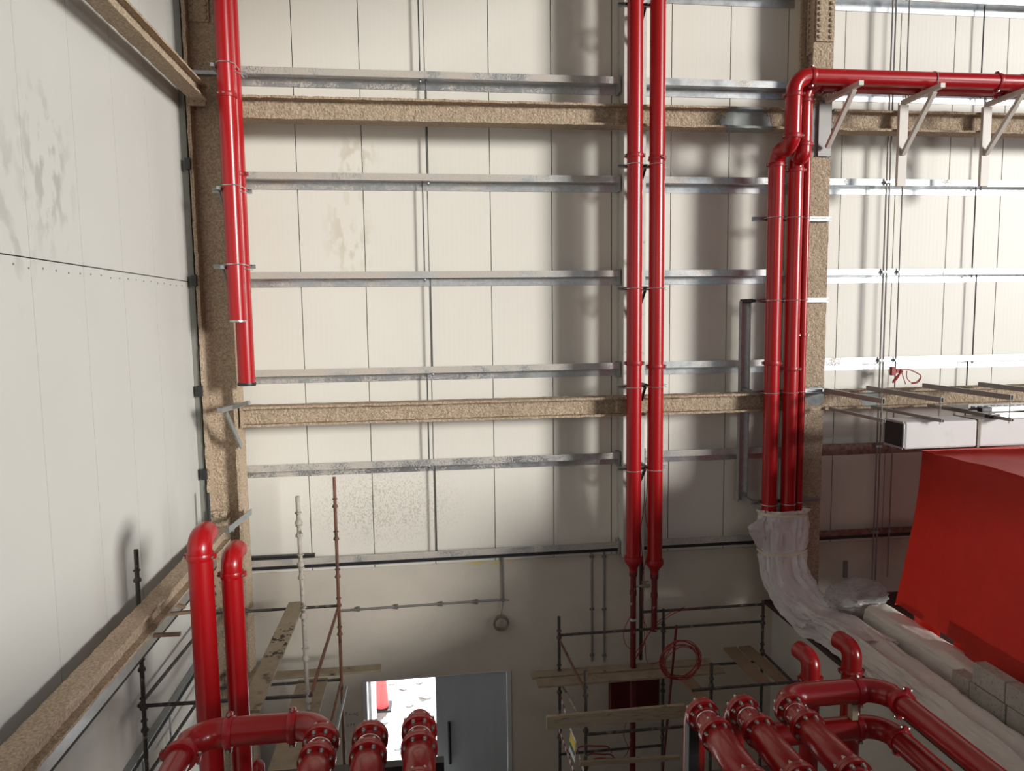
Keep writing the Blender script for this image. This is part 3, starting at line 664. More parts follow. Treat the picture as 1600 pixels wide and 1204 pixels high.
# ------------------------------------------------------------------ wrapped pipes on the deck
DKZ = 3.12
def wrap_sweep(path, rx, rz, amp, seed, nu, nv, side=V((1, 0, 0)), ends=1.0, folds=7, twin=False, bands=()):
    pts = smooth(path, 10); L = len(pts)-1
    def fn(a, b):
        k = min(int(a*L), L-1); fr_ = a*L-k; c = pts[k].lerp(pts[k+1], fr_)
        d = (pts[min(k+1, L)]-pts[max(k-1, 0)]).normalized()
        s = (side-d*side.dot(d)).normalized(); n_ = s.cross(d)
        th = b*2*math.pi; ct, st = math.cos(th), math.sin(th)
        ax = rx(a) if callable(rx) else rx; az = rz(a) if callable(rz) else rz
        e = .62; px = ax*math.copysign(abs(ct)**e, ct); py = az*math.copysign(abs(st)**e, st)
        ln = a*folds
        w = (.42-abs(noise.noise(V((ln*.35+seed, ct*2.6, st*2.6))))*1.9)*.6          # long creases
        w += (.40-abs(noise.noise(V((ln*.8+b*3+seed*2, ct*5, st*5))))*1.8)*.45
        w += noise.noise(V((ln*2.2, ct*4, st*4+seed)))*.3+(.3-abs(noise.noise(V((ln*2.4+b*9, ct*9, st*9+seed))))*1.5)*.16
        if twin: py *= (.76-.24*math.cos(2*math.pi*px/ax) if st < 0 else 1)
        for bpos in bands: w *= 1-math.exp(-((a-bpos)/.012)**2)
        return c+s*(px*(1+amp*w))+n_*(py*(1+amp*w))
    return MB().grid(fn, nu, nv, True)
top = W(1222, 796, 11.02); xm = (b1+b3)/2-.03
t = Thing('plastic_wrap', (xm, 11.0, DKZ), 'white polythene wrapped around the three clustered red pipes at their foot, tied with tape', 'plastic wrap')
vpath = [(xm, 11.0, top.z+.03), (xm, 11.0, top.z-.3), (xm, 10.98, top.z-.75), (xm+.06, 10.92, top.z-1.15), (xm+.22, 10.75, top.z-1.48), (xm+.38, 10.4, top.z-1.70), (6.27, 9.9, DKZ+.22), (6.27, 9.2, DKZ+.215)]
bd = [.045, .26]
t.part('film', wrap_sweep(vpath, lambda a: .40-.05*math.sin(a*3), lambda a: .175+.03*a, .34, 3.1, 220, 120, V((1, 0, 0)), folds=6, bands=bd), FILM)
pts = smooth(vpath, 10)
for bp in bd:
    k = bp*(len(pts)-1); c = pts[int(k)].lerp(pts[int(k)+1], k-int(k)); ring = []
    for j in range(40):
        th = 2*math.pi*j/40; ct, st = math.cos(th), math.sin(th)
        ring.append(c+V((.405*math.copysign(abs(ct)**.62, ct), .195*math.copysign(abs(st)**.62, st), .02*math.sin(2*th+bp*9))))
    mb = MB(); m = len(ring)
    mb.add([q+V((0, 0, -.022)) for q in ring]+[q+V((0, 0, .022)) for q in ring], [(j, (j+1) % m, m+(j+1) % m, m+j) for j in range(m)], True)
    t.part('tape_band', mb, TAPE, label='cream tape band')
def tail(a, b):                               # loose tail of film on the left
    p0 = W(1196, 808, 10.82).lerp(W(1190, 855, 10.82), b); p1 = W(1166+12*b, 822+26*b, 10.72)
    c = p0.lerp(p1, a); w = .03*math.sin(b*9+a*4)+.025*noise.noise(V((a*4, b*6, 2)))
    return c+V((0, -.03+w, -.05*math.sin(a*3)*(b-.3)))
o = t.part('loose_tail', MB().grid(tail, 14, 16), FILM); sm = o.modifiers.new('thick', 'SOLIDIFY'); sm.thickness = .003
t2 = Thing('wrapped_pipe_run', (6.25, 7, DKZ), 'bundle of pipes under white sheeting running along the deck edge toward the viewer', 'wrapped pipes')
hp = [(6.27, 9.6, DKZ+.215), (6.27, 8.6, DKZ+.215), (6.26, 7.6, DKZ+.215), (6.26, 6.6, DKZ+.21), (6.25, 5.4, DKZ+.21), (6.25, 3.6, DKZ+.21)]
def hump(a): return .305+.012*math.sin(a*40)
t2.part('sheeting', wrap_sweep(hp, hump, .225, .25, 8.7, 220, 110, V((1, 0, 0)), folds=9, twin=True), CLOTH)
# second sleeved pipe with a bagged end
t = Thing('sleeved_pipe', (7.03, 9.3, DKZ), 'thick off white sleeved pipe on the deck beside the red tarpaulin', 'pipe')
t.part('sleeve', wrap_sweep([(7.03, 10.25, DKZ+.25), (7.03, 9.6, DKZ+.25), (7.03, 8.8, DKZ+.25), (7.03, 7.5, DKZ+.25), (7.03, 6.5, DKZ+.25)], lambda a: .24*min(1, .75+a*9), lambda a: .24*min(1, .75+a*9), .09, 1.4, 120, 60, folds=9), SLEEVE)
c = W(1338, 930, 10.5)
def bagf(a, b):
    th = a*math.pi; ph = b*2*math.pi; d = V((math.sin(th)*math.cos(ph), math.sin(th)*math.sin(ph), math.cos(th)))
    k = 1+.42*(.3-abs(noise.noise(d*1.4+V((4, 1, 2)))))+.2*(.3-abs(noise.noise(V((d.x*3, d.y*3, d.z*7)))))+.1*(.3-abs(noise.noise(d*9)))
    return V((c.x+d.x*.46*k, 10.50+d.y*.22*k, max(DKZ+.01, c.z-.02+d.z*.27*k)))
single('polythene_bag', MB().grid(bagf, 70, 100, True), BAG, 'crumpled grey polythene bag over the end of the sleeved pipe, behind the wrapping', 'plastic bag')
# concrete block wall on the deck
BX0, BX1, BH, BL = 6.60, 6.78, .265, .56
t = Thing('block_wall', (6.66, 7, DKZ), 'low stepped wall of grey concrete blocks on the deck at lower right', 'block wall')
proto = None
starts = [8.30, 8.06, 7.72]
mo = MB()
for cI in range(3):
    z0 = DKZ+cI*BH; y1 = starts[cI]
    first = BL*(.55 if cI % 2 else .9)
    y = y1; k = 0
    while y > 4.4:
        ln = first if k == 0 else BL
        jx = random.uniform(-.008, .008)
        if ln == BL and proto is not None:
            o = copy_part(proto[0], t.o, V((jx, y-proto[1], z0-proto[2])))
        else:
            o = t.part('block', MB().box(BX0, BX1, y-ln+.014, y, z0+.014, z0+BH), BLOCK, bevel=.008)
            if ln == BL: proto = (o, y, z0)
        y -= ln; k += 1
    mo.box(BX0+.012, BX1-.012, 4.2, y1-.02, z0, z0+BH-.008)
t.part('mortar', mo, MORT)

# ------------------------------------------------------------------ red tarpaulin
TX, TY1, TZ = 7.36, 9.78, 6.13
def cover(a, b):
    # a: across from foot of left face (0) over the top (1); b: far (0) to near (1)
    y = TY1-b*3.6; w = noise.noise(V((a*5, b*7, 3)))*.02+noise.noise(V((a*3, b*2, 7)))*.04+(.3-abs(noise.noise(V((a*9+b*2, b*3, 5)))))*.03+(.3-abs(noise.noise(V((a*22+b*5, b*3, 15)))))*.008
    if a < .6:
        k = a/.6; fl = (1-k)**1.6
        x = TX-.26*fl+w*(1-k*.6); hb = min(1, max(0, (b-.36)/.12)); hb = hb*hb*(3-2*hb); z0 = 3.74-.10*b-(3.74-.10*b-DKZ-.03)*hb; x -= .10*hb*fl; z = z0+(TZ-z0)*k+w*.3
        y += .12*fl*(1-b)
    else:
        k = (a-.6)/.4; x = TX+k*5.4; z = TZ+w*.8-.05*math.sin(k*math.pi)-.02*abs(noise.noise(V((k*14, b*3, 1))))
    return V((x, y, z))
t = Thing('tarpaulin', (8.8, 7, DKZ), 'large red tarpaulin draped over a box shaped stack on the deck at right', 'tarpaulin')
t.part('cover', MB().grid(cover, 110, 110), TARP)
def back(a, b):                                # far end drop
    w = noise.noise(V((a*6, b*5, 11)))*.03; fl = (1-b)**1.6
    return V((TX-.26*fl*(1-a)+a*5.4, TY1+.12*fl+w*(1-a)*a*3, 3.72+(TZ-3.72)*b))
t.part('end_drop', MB().grid(back, 30, 30), TARP)
def far_side(a, b):
    return V((TX+5.4+.1*(1-b), TY1-a*3.6, 3.5+(TZ-3.5)*b))
t.part('side_drop', MB().grid(far_side, 20, 12), TARP)
def skirt(a, b):                               # lower flap spreading on the deck
    y = 8.45-a*2.2+.25*b; k = b
    x = 7.15+.16*math.sin(k*1.5)-.0*k; x -= .02; z = 3.95-(.80)*k**.8
    w = noise.noise(V((a*7, b*4, 21)))*.05
    return V((x+.08*(1-abs(2*k-1))*math.sin(a*17)+w, y+(.35*(1-k))*(1-a), max(DKZ+.012, z+w*.6)))
t.part('lower_flap', MB().grid(skirt, 60, 20), TARP)
def corner(a, b):                              # hanging corner strip behind the hem
    y = 9.70-b*.55; return V((7.26+.03*math.sin(b*7+a*3), y, 3.85-a*(.72-.1*b)))
t.part('corner_strip', MB().grid(corner, 12, 12), TARP)

# ------------------------------------------------------------------ duct, cantilever arms, light bars
DY0, DY1, DZ0, DZ1, DXA = 9.52, 10.0, 6.20, 6.60, 6.88
t = Thing('duct', (9, 9.76, DZ0), 'white insulated rectangular duct with dark open end above the tarpaulin', 'duct')
jx = [DXA, W(1528, 680, DY0).x, W(1537, 680, DY0).x, 14.0]
for a, b in ((jx[0], jx[1]-.005), (jx[1]+.015, 14.0)):
    t.part('duct_section', MB().box(a, b, DY0, DY1, DZ0, DZ1), DUCT, bevel=.03)
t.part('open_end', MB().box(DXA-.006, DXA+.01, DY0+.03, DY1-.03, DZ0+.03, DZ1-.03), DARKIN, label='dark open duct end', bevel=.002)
t.part('end_rim', MB().box(DXA-.012, DXA-.002, DY0+.004, DY0+.035, DZ0+.03, DZ1-.03).box(DXA-.012, DXA-.002, DY1-.035, DY1-.004, DZ0+.03, DZ1-.03).box(DXA-.012, DXA-.002, DY0+.03, DY1-.03, DZ1-.03, DZ1-.002).box(DXA-.012, DXA-.002, DY0+.03, DY1-.03, DZ0+.002, DZ0+.03), GALVD)
t.part('joint_strip', MB().box(jx[1]-.01, jx[1]+.02, DY0-.008, DY1+.008, DZ0-.008, DZ1+.008), GCAB)
AR = [((1290, 608), (1356, 625), (1287, 641), (1354, 657)), ((1355, 604), (1455, 623), (1378, 640), (1453, 657)), ((1443, 600), (1552, 622), (1472, 638), (1553, 656)), ((1530, 598), (1640, 622), (1585, 638), (1650, 655))]
names = ['leftmost, next to the column', 'second from the column', 'third from the column', 'at the right edge of the picture']
for i, (a, b, c, d) in enumerate(AR):
    p = W(*a, 11.14); q = WZ(*b, p.z); q = V((p.x+(q.x-p.x)*0+0, max(9.3, q.y), p.z)); xq = p.x
    zt = p.z-.02; yf = q.y
    t = Thing('cantilever_support', (xq, 11.1, zt-.4), f'grey cantilever arm with hanging lower rail, {names[i]}', 'support', 'cantilever supports on the right beam')
    mb = MB(); channel(mb, (xq, 11.14, zt), (xq, yf, zt), .045, .075, (0, 0, -1)); t.part('upper_arm', mb, STRUT)
    zl = W(*d, yf+.02).z
    mb = MB(); channel(mb, (xq, 11.0, zl), (xq, yf-.03, zl), .04, .045, (0, 0, -1)); t.part('lower_rail', mb, STRUT)
    for y in (yf+.03, 10.75): t.part('hanger_rod', MB().tube([(xq, y, zl-.06), (xq, y, zt)], .007, 6), WIRE)
    if i == 1: LZ = zl
ly = 9.9
for i, (u, v, lb) in enumerate([(1540, 639, 'upper'), (1552, 650, 'lower')]):
    p = W(u, v, ly-.25*i)
    t = Thing('light_batten', p, f'bright aluminium batten lying on the lower rails at right edge, the {lb} of two', 'batten', 'aluminium battens at the right edge')
    t.part('batten_body', MB().box(p.x+.06, 13, p.y-.05, p.y+.05, p.z-.035, p.z+.035), ALU, bevel=.006)
    t.part('end_socket', MB().box(p.x-.10, p.x+.06, p.y-.05, p.y+.05, p.z-.04, p.z+.03), BLACKST, bevel=.008)
p = W(1490, 632, 10.3)
t = Thing('cable_tray', p, 'grey perforated cable tray behind the aluminium battens at right', 'cable tray')
t.part('tray_base', MB().box(p.x, 13, 10.0, 10.55, p.z-.05, p.z-.04), STRUT)
t.part('tray_side', MB().box(p.x, 13, 9.995, 10.005, p.z-.05, p.z+.04), STRUT)
mb = MB()
for k in range(40): mb.box(p.x+.05+k*.11, p.x+.11+k*.11, 9.988, 9.995, p.z-.015, p.z+.015)
t.part('tray_slot', mb, BLACKST, kind='stuff')

# ------------------------------------------------------------------ conduits on the back wall, right side
for i, (u, vt, vb, r, lb) in enumerate([(1386, -30, 905, .014, 'left of the close pair'), (1391, -30, 905, .014, 'right of the close pair'), (1411, -30, 900, .012, 'single one just right of the close pair'), ]):
    x = W(u, 280, 11.56).x; z1 = W(u, vt, 11.56).z; z0 = W(u, vb, 11.56).z
    t = Thing('wall_conduit', (x, 11.56, z0), f'thin dark conduit on the right wall girts, {lb}', 'conduit', 'conduits on the right wall girts')
    t.part('tube', MB().tube([(x, 11.57, z0), (x, 11.57, z1+1)], r, 8), COND)
    mb = MB()
    for g in GZ[1:]: mb.box(x-.025, x+.025, 11.55, 11.598, g+.03, g+.07)
    t.part('saddle', mb, GALVD, kind='stuff')
# red cable tangle hung on the conduits
p = W(1397, 578, 11.5)
t = Thing('cable_tangle', p, 'small tangle of pink red cable hung on the wall above the cantilever arms', 'cable')
t.part('terminal_block', MB().box(p.x-.06, p.x+.02, 11.47, 11.54, p.z-.09, p.z+.06).box(p.x+.02, p.x+.12, 11.47, 11.52, p.z-.05, p.z+.02), RCAB, bevel=.006)
lp = lambda L: smooth([W(u, v, 11.47) for u, v in L], 6)
t.part('cable', MB().tube(lp([(1400, 577), (1418, 577), (1432, 582), (1439, 588), (1434, 597), (1424, 599)]), .010, 6).tube(lp([(1408, 578), (1402, 590), (1395, 597), (1400, 590), (1410, 579)]), .016, 6).tube(lp([(1417, 579), (1417, 590), (1424, 597), (1432, 596), (1438, 590)]), .007, 6).tube(lp([(1408, 578), (1411, 588), (1415, 600)]), .007, 6), RCAB)
# lower wall conduits and plate
for i, (u, lb) in enumerate([(925, 'left'), (944.5, 'right')]):
    x = W(u, 940, 11.75).x; z1 = GZ[6]-.02; z0 = W(u, 1034, 11.75).z
    t = Thing('wall_conduit', (x, 11.75, z0), f'thin grey conduit down the plaster wall left of the twin risers, {lb} one', 'conduit', 'conduits on the lower plaster wall')
    t.part('tube', MB().tube([(x, 11.77, z0), (x, 11.77, z1)], .017, 8), COND)
    mb = MB()
    for v in (870, 952, 1024): z = W(u, v, 11.75).z; mb.box(x-.035, x+.035, 11.748, 11.789, z-.015, z+.015)
    t.part('saddle', mb, COND, kind='stuff')
x = W(786, 900, 11.75).x; zj = W(786, 937, 11.75).z
t = Thing('wall_conduit', (x, 11.75, zj), 'grey conduit dropping from the lowest girt then running left to the scaffold', 'conduit')
t.part('tube', MB().tube(route([(x, 11.765, GZ[6]-.02), (x, 11.765, zj), (W(528, 948, 11.75).x, 11.765, zj-.02)], .03), .019, 8), COND)
t.part('junction', MB().lathe([(.03, 0), (.03, .05)], (x, 11.785, zj), (0, -1, 0), 12).tube([(x, 11.76, zj), (x+.1, 11.74, zj-.01)], .01, 6), GREYP)
mb = MB()
for u in (560, 620, 690, 745): q = W(u, 945, 11.76); mb.box(q.x-.02, q.x+.02, 11.742, 11.788, zj-.045, zj+.03)
t.part('saddle', mb, COND, kind='stuff')
mb = MB(); cz = W(783, 972, 11.72)
for k in range(5): 
    rr = .115+.012*math.sin(k*2.1); cc = cz+V((.008*math.sin(k*3), -.012*k, .012*math.cos(k*2)))
    mb.tube([cc+V((rr*math.cos(2*math.pi*j/28), .01*math.sin(j), rr*math.sin(2*math.pi*j/28))) for j in range(28)], .011, 6, close=True)
mb.tube([(x, 11.75, zj), cz+V((0, 0, .12))], .008, 6)
single('cable_coil', mb, GCAB, 'small grey tan cable coil hanging on the plaster wall above the door', 'cable coil')
p = W(1325, 878, 11.7); q = W(1325, 904, 11.7)
single('wall_plate', MB().box(p.x-.035, p.x+.035, 11.75, 11.789, q.z, p.z), GREYP, 'narrow grey steel plate on the wall right of the right column', 'plate', bevel=.003)
# fire hose cabinet
a, b = W(955, 1058, 11.6), W(1030, 1106, 11.6)
t = Thing('hose_cabinet', ((a.x+b.x)/2, 11.7, b.z), 'dark red fire hose cabinet on the back wall behind the right scaffold', 'cabinet')
t.part('cabinet_body', MB().box(a.x, b.x, 11.6, 11.788, b.z-.12, a.z), REDDARK, bevel=.006)
t.part('cabinet_door', MB().box(a.x+.04, b.x-.04, 11.585, 11.6, b.z-.08, a.z-.04), REDDARK, bevel=.004)

# ------------------------------------------------------------------ scaffolds
def std(t, x, y, z0, z1, mt, cups, r=.0242, dx=0):
    o = t.part('standard', MB().tube([(x+dx*(0), y, z0), (x+dx, y, z1)], r, 12), mt)
    mb = MB()
    for z in cups:
        xx = x+dx*(z-z0)/(z1-z0)
        mb.lathe([(r, -.03), (r*1.75, -.022), (r*1.75, .0), (r*1.25, .02), (r, .03)], (xx, y, z), (0, 0, 1), 12)
        mb.lathe([(r, .09), (r*1.6, .098), (r*1.6, .11), (r, .118)], (xx, y, z), (0, 0, 1), 12)
    t.part('cup_ring', mb, mt, o, kind='stuff')
def led(t, p, q, mt, r=.0215): t.part('ledger', MB().tube([p, q], r, 10), mt)
def board(p, q, w, label, mt=TIMB, th=.038, grp='scaffold boards', up=(0, 0, 1)):
    single('scaffold_board', MB().bar(p, q, w, th, up), mt, label, 'board', grp, bevel=.004)
S1, S2, S3, S4 = (-3.225, 8.2), (-1.345, 8.15), (-1.31, 10.75), (-3.1, 10.75)
t = Thing('scaffold_tower', (-2.2, 9.5, 0), 'tube scaffold in the left corner around the red stub pipes', 'scaffold')
std(t, *S1, 0, W(212, 858, 8.2).z, SCAF, [W(213, v, 8.2).z for v in (905, 1045, 1105, 1140)], dx=.075)
std(t, *S2, 0, W(465, 775, 8.15).z, SCAFP, [W(468, v, 8.15).z for v in (815, 835, 880, 901, 962, 1027, 1093)], dx=-.055)
std(t, *S3, 0, W(522, 745, 10.75).z, SCAFR, [W(522, v, 10.75).z for v in (790, 841, 900, 945, 990)])
std(t, *S4, 0, W(326, 770, 10.75).z, BLACKST, [4.2, 3.9])
Z1, Z0 = 3.9, 1.55
led(t, (*S1, Z1), (*S2, Z1), SCAF); led(t, (*S1, Z1), (*S4, Z1), SCAF); led(t, (*S2, Z1), (*S3, Z1), SCAFR); led(t, (*S4, Z1), (*S3, Z1), SCAF)
zz = W(522, 1062, 10.75).z
for dx_, dz in ((0, 0), (.07, -.12)): led(t, (S3[0]+dx_, S3[1], zz+dz), (S2[0]+dx_, S2[1], zz+dz), SCAFR if dx_ == 0 else GALVD, .019)
led(t, (S4[0], S4[1], zz), (S3[0], S3[1], zz), SCAF)
led(t, (S1[0], S1[1], 3.0), (S4[0], S4[1], 3.0), SCAF)
p = W(387, 1113, 7.9)
zb_ = Z1+.045
a = WZ(388, 1112, zb_); b = WZ(455, 940, zb_)
board((a.x, a.y, zb_), (a.x+.02, 10.85, zb_), .235, 'grey paint spotted scaffold board sloping away on the left scaffold, the highest one', spotted('paint_spotted_board', TIMB, WZ(438, 1003, zb_), (.2, .62, .3)))
zb2 = W(555, 1050, 10.9).z
a = W(420, 1056, 10.95); b = W(596, 1048, 10.95)
board((-3.0, 10.98, zb2), (b.x, 10.98, zb2), .2, 'crosswise scaffold board at the back of the left scaffold, ending above the door')
for k, (u, lb) in enumerate([(440, 'left'), (468, 'right')]):
    q = WZ(u, 1195, zb2-.04)
    board((q.x-.03, q.y-.6, zb2-.04), (q.x-.03, 10.85, zb2-.04), .225, f'weathered low scaffold board under the left pump pipe, {lb} of two side by side')
# right scaffold
T1, T3, T5 = (2.09, 11.0), (3.82, 11.0), (5.53, 11.0)
T2 = (W(915, 1120, 9.4).x, 9.4); T4 = (W(1111, 1090, 9.4).x, 9.4); T6 = (5.53, 9.4)
t = Thing('scaffold_tower', (3.8, 10.2, 0), 'dark tube scaffold below the twin risers and clustered pipes', 'scaffold')
for (s, v, u, cv) in ((T1, 963, 873, (995, 1048, 1080, 1150)), (T3, 951, 1037, (985, 1078, 1150)), (T5, 938, 1193, (972, 1015))):
    std(t, *s, 0, W(u, v, s[1]).z, SCAF, [W(u, w, s[1]).z for w in cv])
for (s, v, u, cv) in ((T2, 1048, 915, (1085, 1140)), (T4, 1036, 1110, (1070,))):
    std(t, *s, 0, W(u, v, s[1]).z, SCAF, [W(u, w, s[1]).z for w in cv])
std(t, *T6, 0, 2.9, SCAF, [2.6])
ZA = 3.09
led(t, (*T1, ZA), (*T3, ZA), SCAF); led(t, (*T3, ZA), (*T5, ZA), SCAF); led(t, (T3[0]-.35, 11.03, W(1037, 953, 11).z-.02), (T5[0], 11.03, W(1190, 945, 11).z), SCAF)
ZF = W(1000, 1140, 9.4).z; led(t, (*T2, ZF), (*T4, ZF), SCAF)
ZM = 2.42
led(t, (T1[0], 11.04, W(900, 1178, 11).z), (T3[0], 11.04, W(900, 1178, 11).z), SCAF); led(t, (T4[0]-.3, 9.36, W(1150, 1070, 9.4).z), (T6[0], 9.36, W(1150, 1070, 9.4).z), SCAF)
led(t, (T1[0]+.01, 10.97, W(876, 1000, 11).z), (T2[0]+.02, 9.45, W(913, 1085, 9.4).z), SCAFR, .019)
led(t, (T1[0]+.03, 10.97, W(876, 1045, 11).z-.25), (T2[0]+.03, 9.45, ZF+.05), SCAFP, .019)
led(t, (*T5, W(1193, 1018, 11).z), (*T6, W(1193, 1018, 11).z), SCAF)
led(t, (*T3, 2.4), (*T5, 2.4), SCAF); led(t, (*T1, 2.4), (*T3, 2.4), SCAF)
zk = 2.47
x0, x1 = W(838, 1058, 10.8).x, W(1125, 1040, 10.8).x
board((x0, 10.70, zk), (x1, 10.70, zk), .235, 'back scaffold board across the right scaffold, nearer of two side by side')
board((x0-.06, 10.95, zk+.01), (x1-.1, 10.95, zk+.012), .2, 'back scaffold board across the right scaffold, farther of two side by side')
q = W(850, 1116, 9.5)
board((q.x, 9.30, q.z), (W(1066, 1108, 9.4).x, 9.30, q.z+.01), .055, 'thick scaffold board set on edge across the front of the right scaffold', th=.19)
def yboard(u0, v0, u1, v1, z, w, lb, mt=TIMB2):
    a = WZ(u0, v0, z); b = WZ(u1, v1, z); board(a, b, w, lb, mt)
yboard(1140, 1012, 1195, 1068, zk+.06, .23, 'brown scaffold board pointing at the viewer, right scaffold, left of a close pair')
yboard(1163, 1010, 1226, 1066, zk+.06, .21, 'brown scaffold board pointing at the viewer, right scaffold, right of a close pair')
yboard(1072, 1060, 1108, 1102, zk-.03, .22, 'brown scaffold board under the leaning rod on the right scaffold')
a = W(905, 1192, 9.36); b = W(1062, 1183, 9.36)
single('timber_batten', MB().bar(a, b, .05, .06), TIMB, 'pale timber batten across the foot of the right scaffold, lowest in view', 'timber')
a, b = W(1057, 976, 10.3), W(1030, 1260, 9.9)
single('leaning_rod', MB().tube([a, b], .019, 10), REDDARK, 'thin dark red rod leaning upright through the red cable coil', 'rod')
# scaffold sign
q = [W(892, 1139, 9.9), W(900, 1158, 9.6), W(898, 1192, 9.6), W(889, 1172, 9.9)]
t = Thing('scaffold_sign', q[3], 'small yellow and white safety sign on the right scaffold', 'sign')
nrm = (q[1]-q[0]).cross(q[3]-q[0]).normalized(); nrm = nrm if nrm.x < 0 or nrm.y < 0 else -nrm
def quad(a0, a1, b0, b1, off):
    f = lambda a, b: q[0].lerp(q[1], a).lerp(q[3].lerp(q[2], a), b)
    A = [f(a0, b0), f(a1, b0), f(a1, b1), f(a0, b1)]
    return MB().add([p_+nrm*off for p_ in A]+[p_+nrm*(off-.006) for p_ in A], [(0, 1, 2, 3), (7, 6, 5, 4), (0, 4, 5, 1), (1, 5, 6, 2), (2, 6, 7, 3), (3, 7, 4, 0)])
t.part('sign_board', quad(0, 1, 0, 1, 0), BOARDW)
t.part('yellow_print', quad(.02, .98, .12, .5, .007), BOARDY)
t.part('dark_print', quad(.15, .9, .52, .72, .007), BOARDK)
t.part('green_print', quad(.05, .5, .56, .68, .012), GREENM)
# red and white barrier tapes on the right scaffold
for i, (p0, p1) in enumerate([((876, 1088), (912, 1204)), ((872, 1135), (900, 1215)), ]):
    a, b = W(*p0, 10.9), W(*p1, 9.42)
    mbs = [MB(), MB()]
    for k in range(16): mbs[k % 2].bar(a.lerp(b, k/16), a.lerp(b, (k+1)/16), .012, .05)
    t = Thing('barrier_tape', b, f'red and white barrier tape slanting on the right scaffold, {["upper", "lower"][i]} one', 'tape', 'barrier tapes on the right scaffold')
    t.part('tape_red', mbs[0], RCAB); t.part('tape_white', mbs[1], BOARDW)

# ------------------------------------------------------------------ red cables around the risers
def cable(pts, lb, r=.006, y=None, nm='hanging_cable'):
    single(nm, MB().tube(smooth([W(*p) for p in pts], 8), r, 6), RCAB, lb, 'cable', 'red cables around the twin risers')
Y_ = 11.05
cable([(1012, 640, Y_), (1011, 760, Y_), (1008, 800, Y_), (1014, 850, Y_), (1004, 900, Y_), (1004, 960, Y_), (1011, 985, Y_), (1004, 1012, Y_), (992, 1030, Y_)], 'thin red cable hanging between the twin risers, leaving to the left at the bottom')
cable([(1008, 700, Y_), (1006, 790, Y_), (1001, 830, Y_), (1006, 900, Y_), (1005, 950, Y_), (1008, 1005, Y_), (1012, 1035, Y_), (1033, 1033, Y_-.2)], 'thin red cable hanging between the twin risers, curving right to the cable coil')
cable([(985, 962, 10.85), (975, 985, 10.8), (977, 1005, 10.8), (986, 1015, 10.85)], 'short loop of red cable left of the left drain pipe')
cable([(1095, 949, 11.0), (1060, 955, 11.0), (1035, 970, 10.98), (1018, 985, 11.0), (1003, 1005, 11.0), (992, 1022, 11.0)], 'red cable sagging from the right ledger to the left drain pipe, lower one')
cable([(1070, 948, 11.0), (1045, 958, 11.0), (1020, 980, 11.0), (1002, 1012, 11.0), (990, 1035, 11.0)], 'red cable sagging from the right ledger to the left drain pipe, upper one')
cable([(987, 1112, 10.9), (978, 1130, 11.1), (975, 1150, 11.1), (982, 1170, 11.2), (970, 1190, 11.2)], 'red cable drooping beside the left drain pipe near the floor')
mb = MB()
for (a0, b0, s) in ((905, 1170, 1), (915, 1180, .8), (925, 1188, .9)):
    c_ = W(a0+20, b0+8, 11.05); mb.tube([c_+V((.33*s*math.cos(k*.2), .03*math.sin(k*.7), .16*s*math.sin(k*.2))) for k in range(17)], .012, 6)
single('cable_loops', mb, RCAB, 'loops of red cable piled at the left foot of the right scaffold', 'cable')
mb = MB(); c_ = W(1062, 1030, 10.2)
for k in range(8):
    rr = .28+.028*math.sin(k*2.4); cc = c_+V((.02*math.sin(k*3), -.012*k, .02*math.cos(k*2.2)))
    mb.tube([cc+V((rr*1.05*math.cos(2*math.pi*j/36), .02*math.sin(j*.8+k), rr*math.sin(2*math.pi*j/36))) for j in range(36)], .0065, 6, close=True)
single('cable_coil', mb, RCAB, 'large coil of thin red cable on the leaning rod of the right scaffold', 'cable coil')
x = W(1001.5, 930, 11.5).x
single('wall_conduit', MB().tube([(x, 11.5, W(1001, 800, 11.5).z), (x, 11.5, W(999, 1030, 11.5).z)], .03, 10), BLACKST, 'dark vertical pipe on the wall between the two drain pipes', 'conduit')

# ------------------------------------------------------------------ pump pipes, lower left
def stub(label, u, vtop, y, r, dirv, cv, grp):
    b = W(u, 1000, y); z = W(u, vtop, y).z-r; d = V(dirv).normalized(); rb = r*1.35
    t = Thing('stub_pipe', (b.x, y, 0), label, 'pipe', grp)
    pts = route([(b.x, y, 0), (b.x, y, z), V((b.x, y, z))+d*(rb+.09)], rb, 12)
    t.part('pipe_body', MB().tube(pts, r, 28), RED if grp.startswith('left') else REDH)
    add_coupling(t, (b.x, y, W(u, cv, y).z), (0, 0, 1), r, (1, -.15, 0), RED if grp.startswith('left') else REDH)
    t.part('open_end', MB().lathe([(r*.9, 0), (r*.9, .004)], pts[-1], d, 24), DARKIN)
stub('tall red stub pipe with elbow top at left, nearer and bigger of two', 320, 824, 7.4, .118, (0, 1, 0), 868, 'left red stub pipes')
stub('tall red stub pipe with elbow top at left, farther and lower of two', 368, 853, 7.6, .106, (0, 1, 0), 896, 'left red stub pipes')
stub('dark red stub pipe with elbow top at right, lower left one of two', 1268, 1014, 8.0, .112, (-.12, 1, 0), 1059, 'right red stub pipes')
stub('dark red stub pipe with elbow top at right, taller right one of two', 1332, 998, 7.9, .115, (-.12, 1, 0), 1047, 'right red stub pipes')
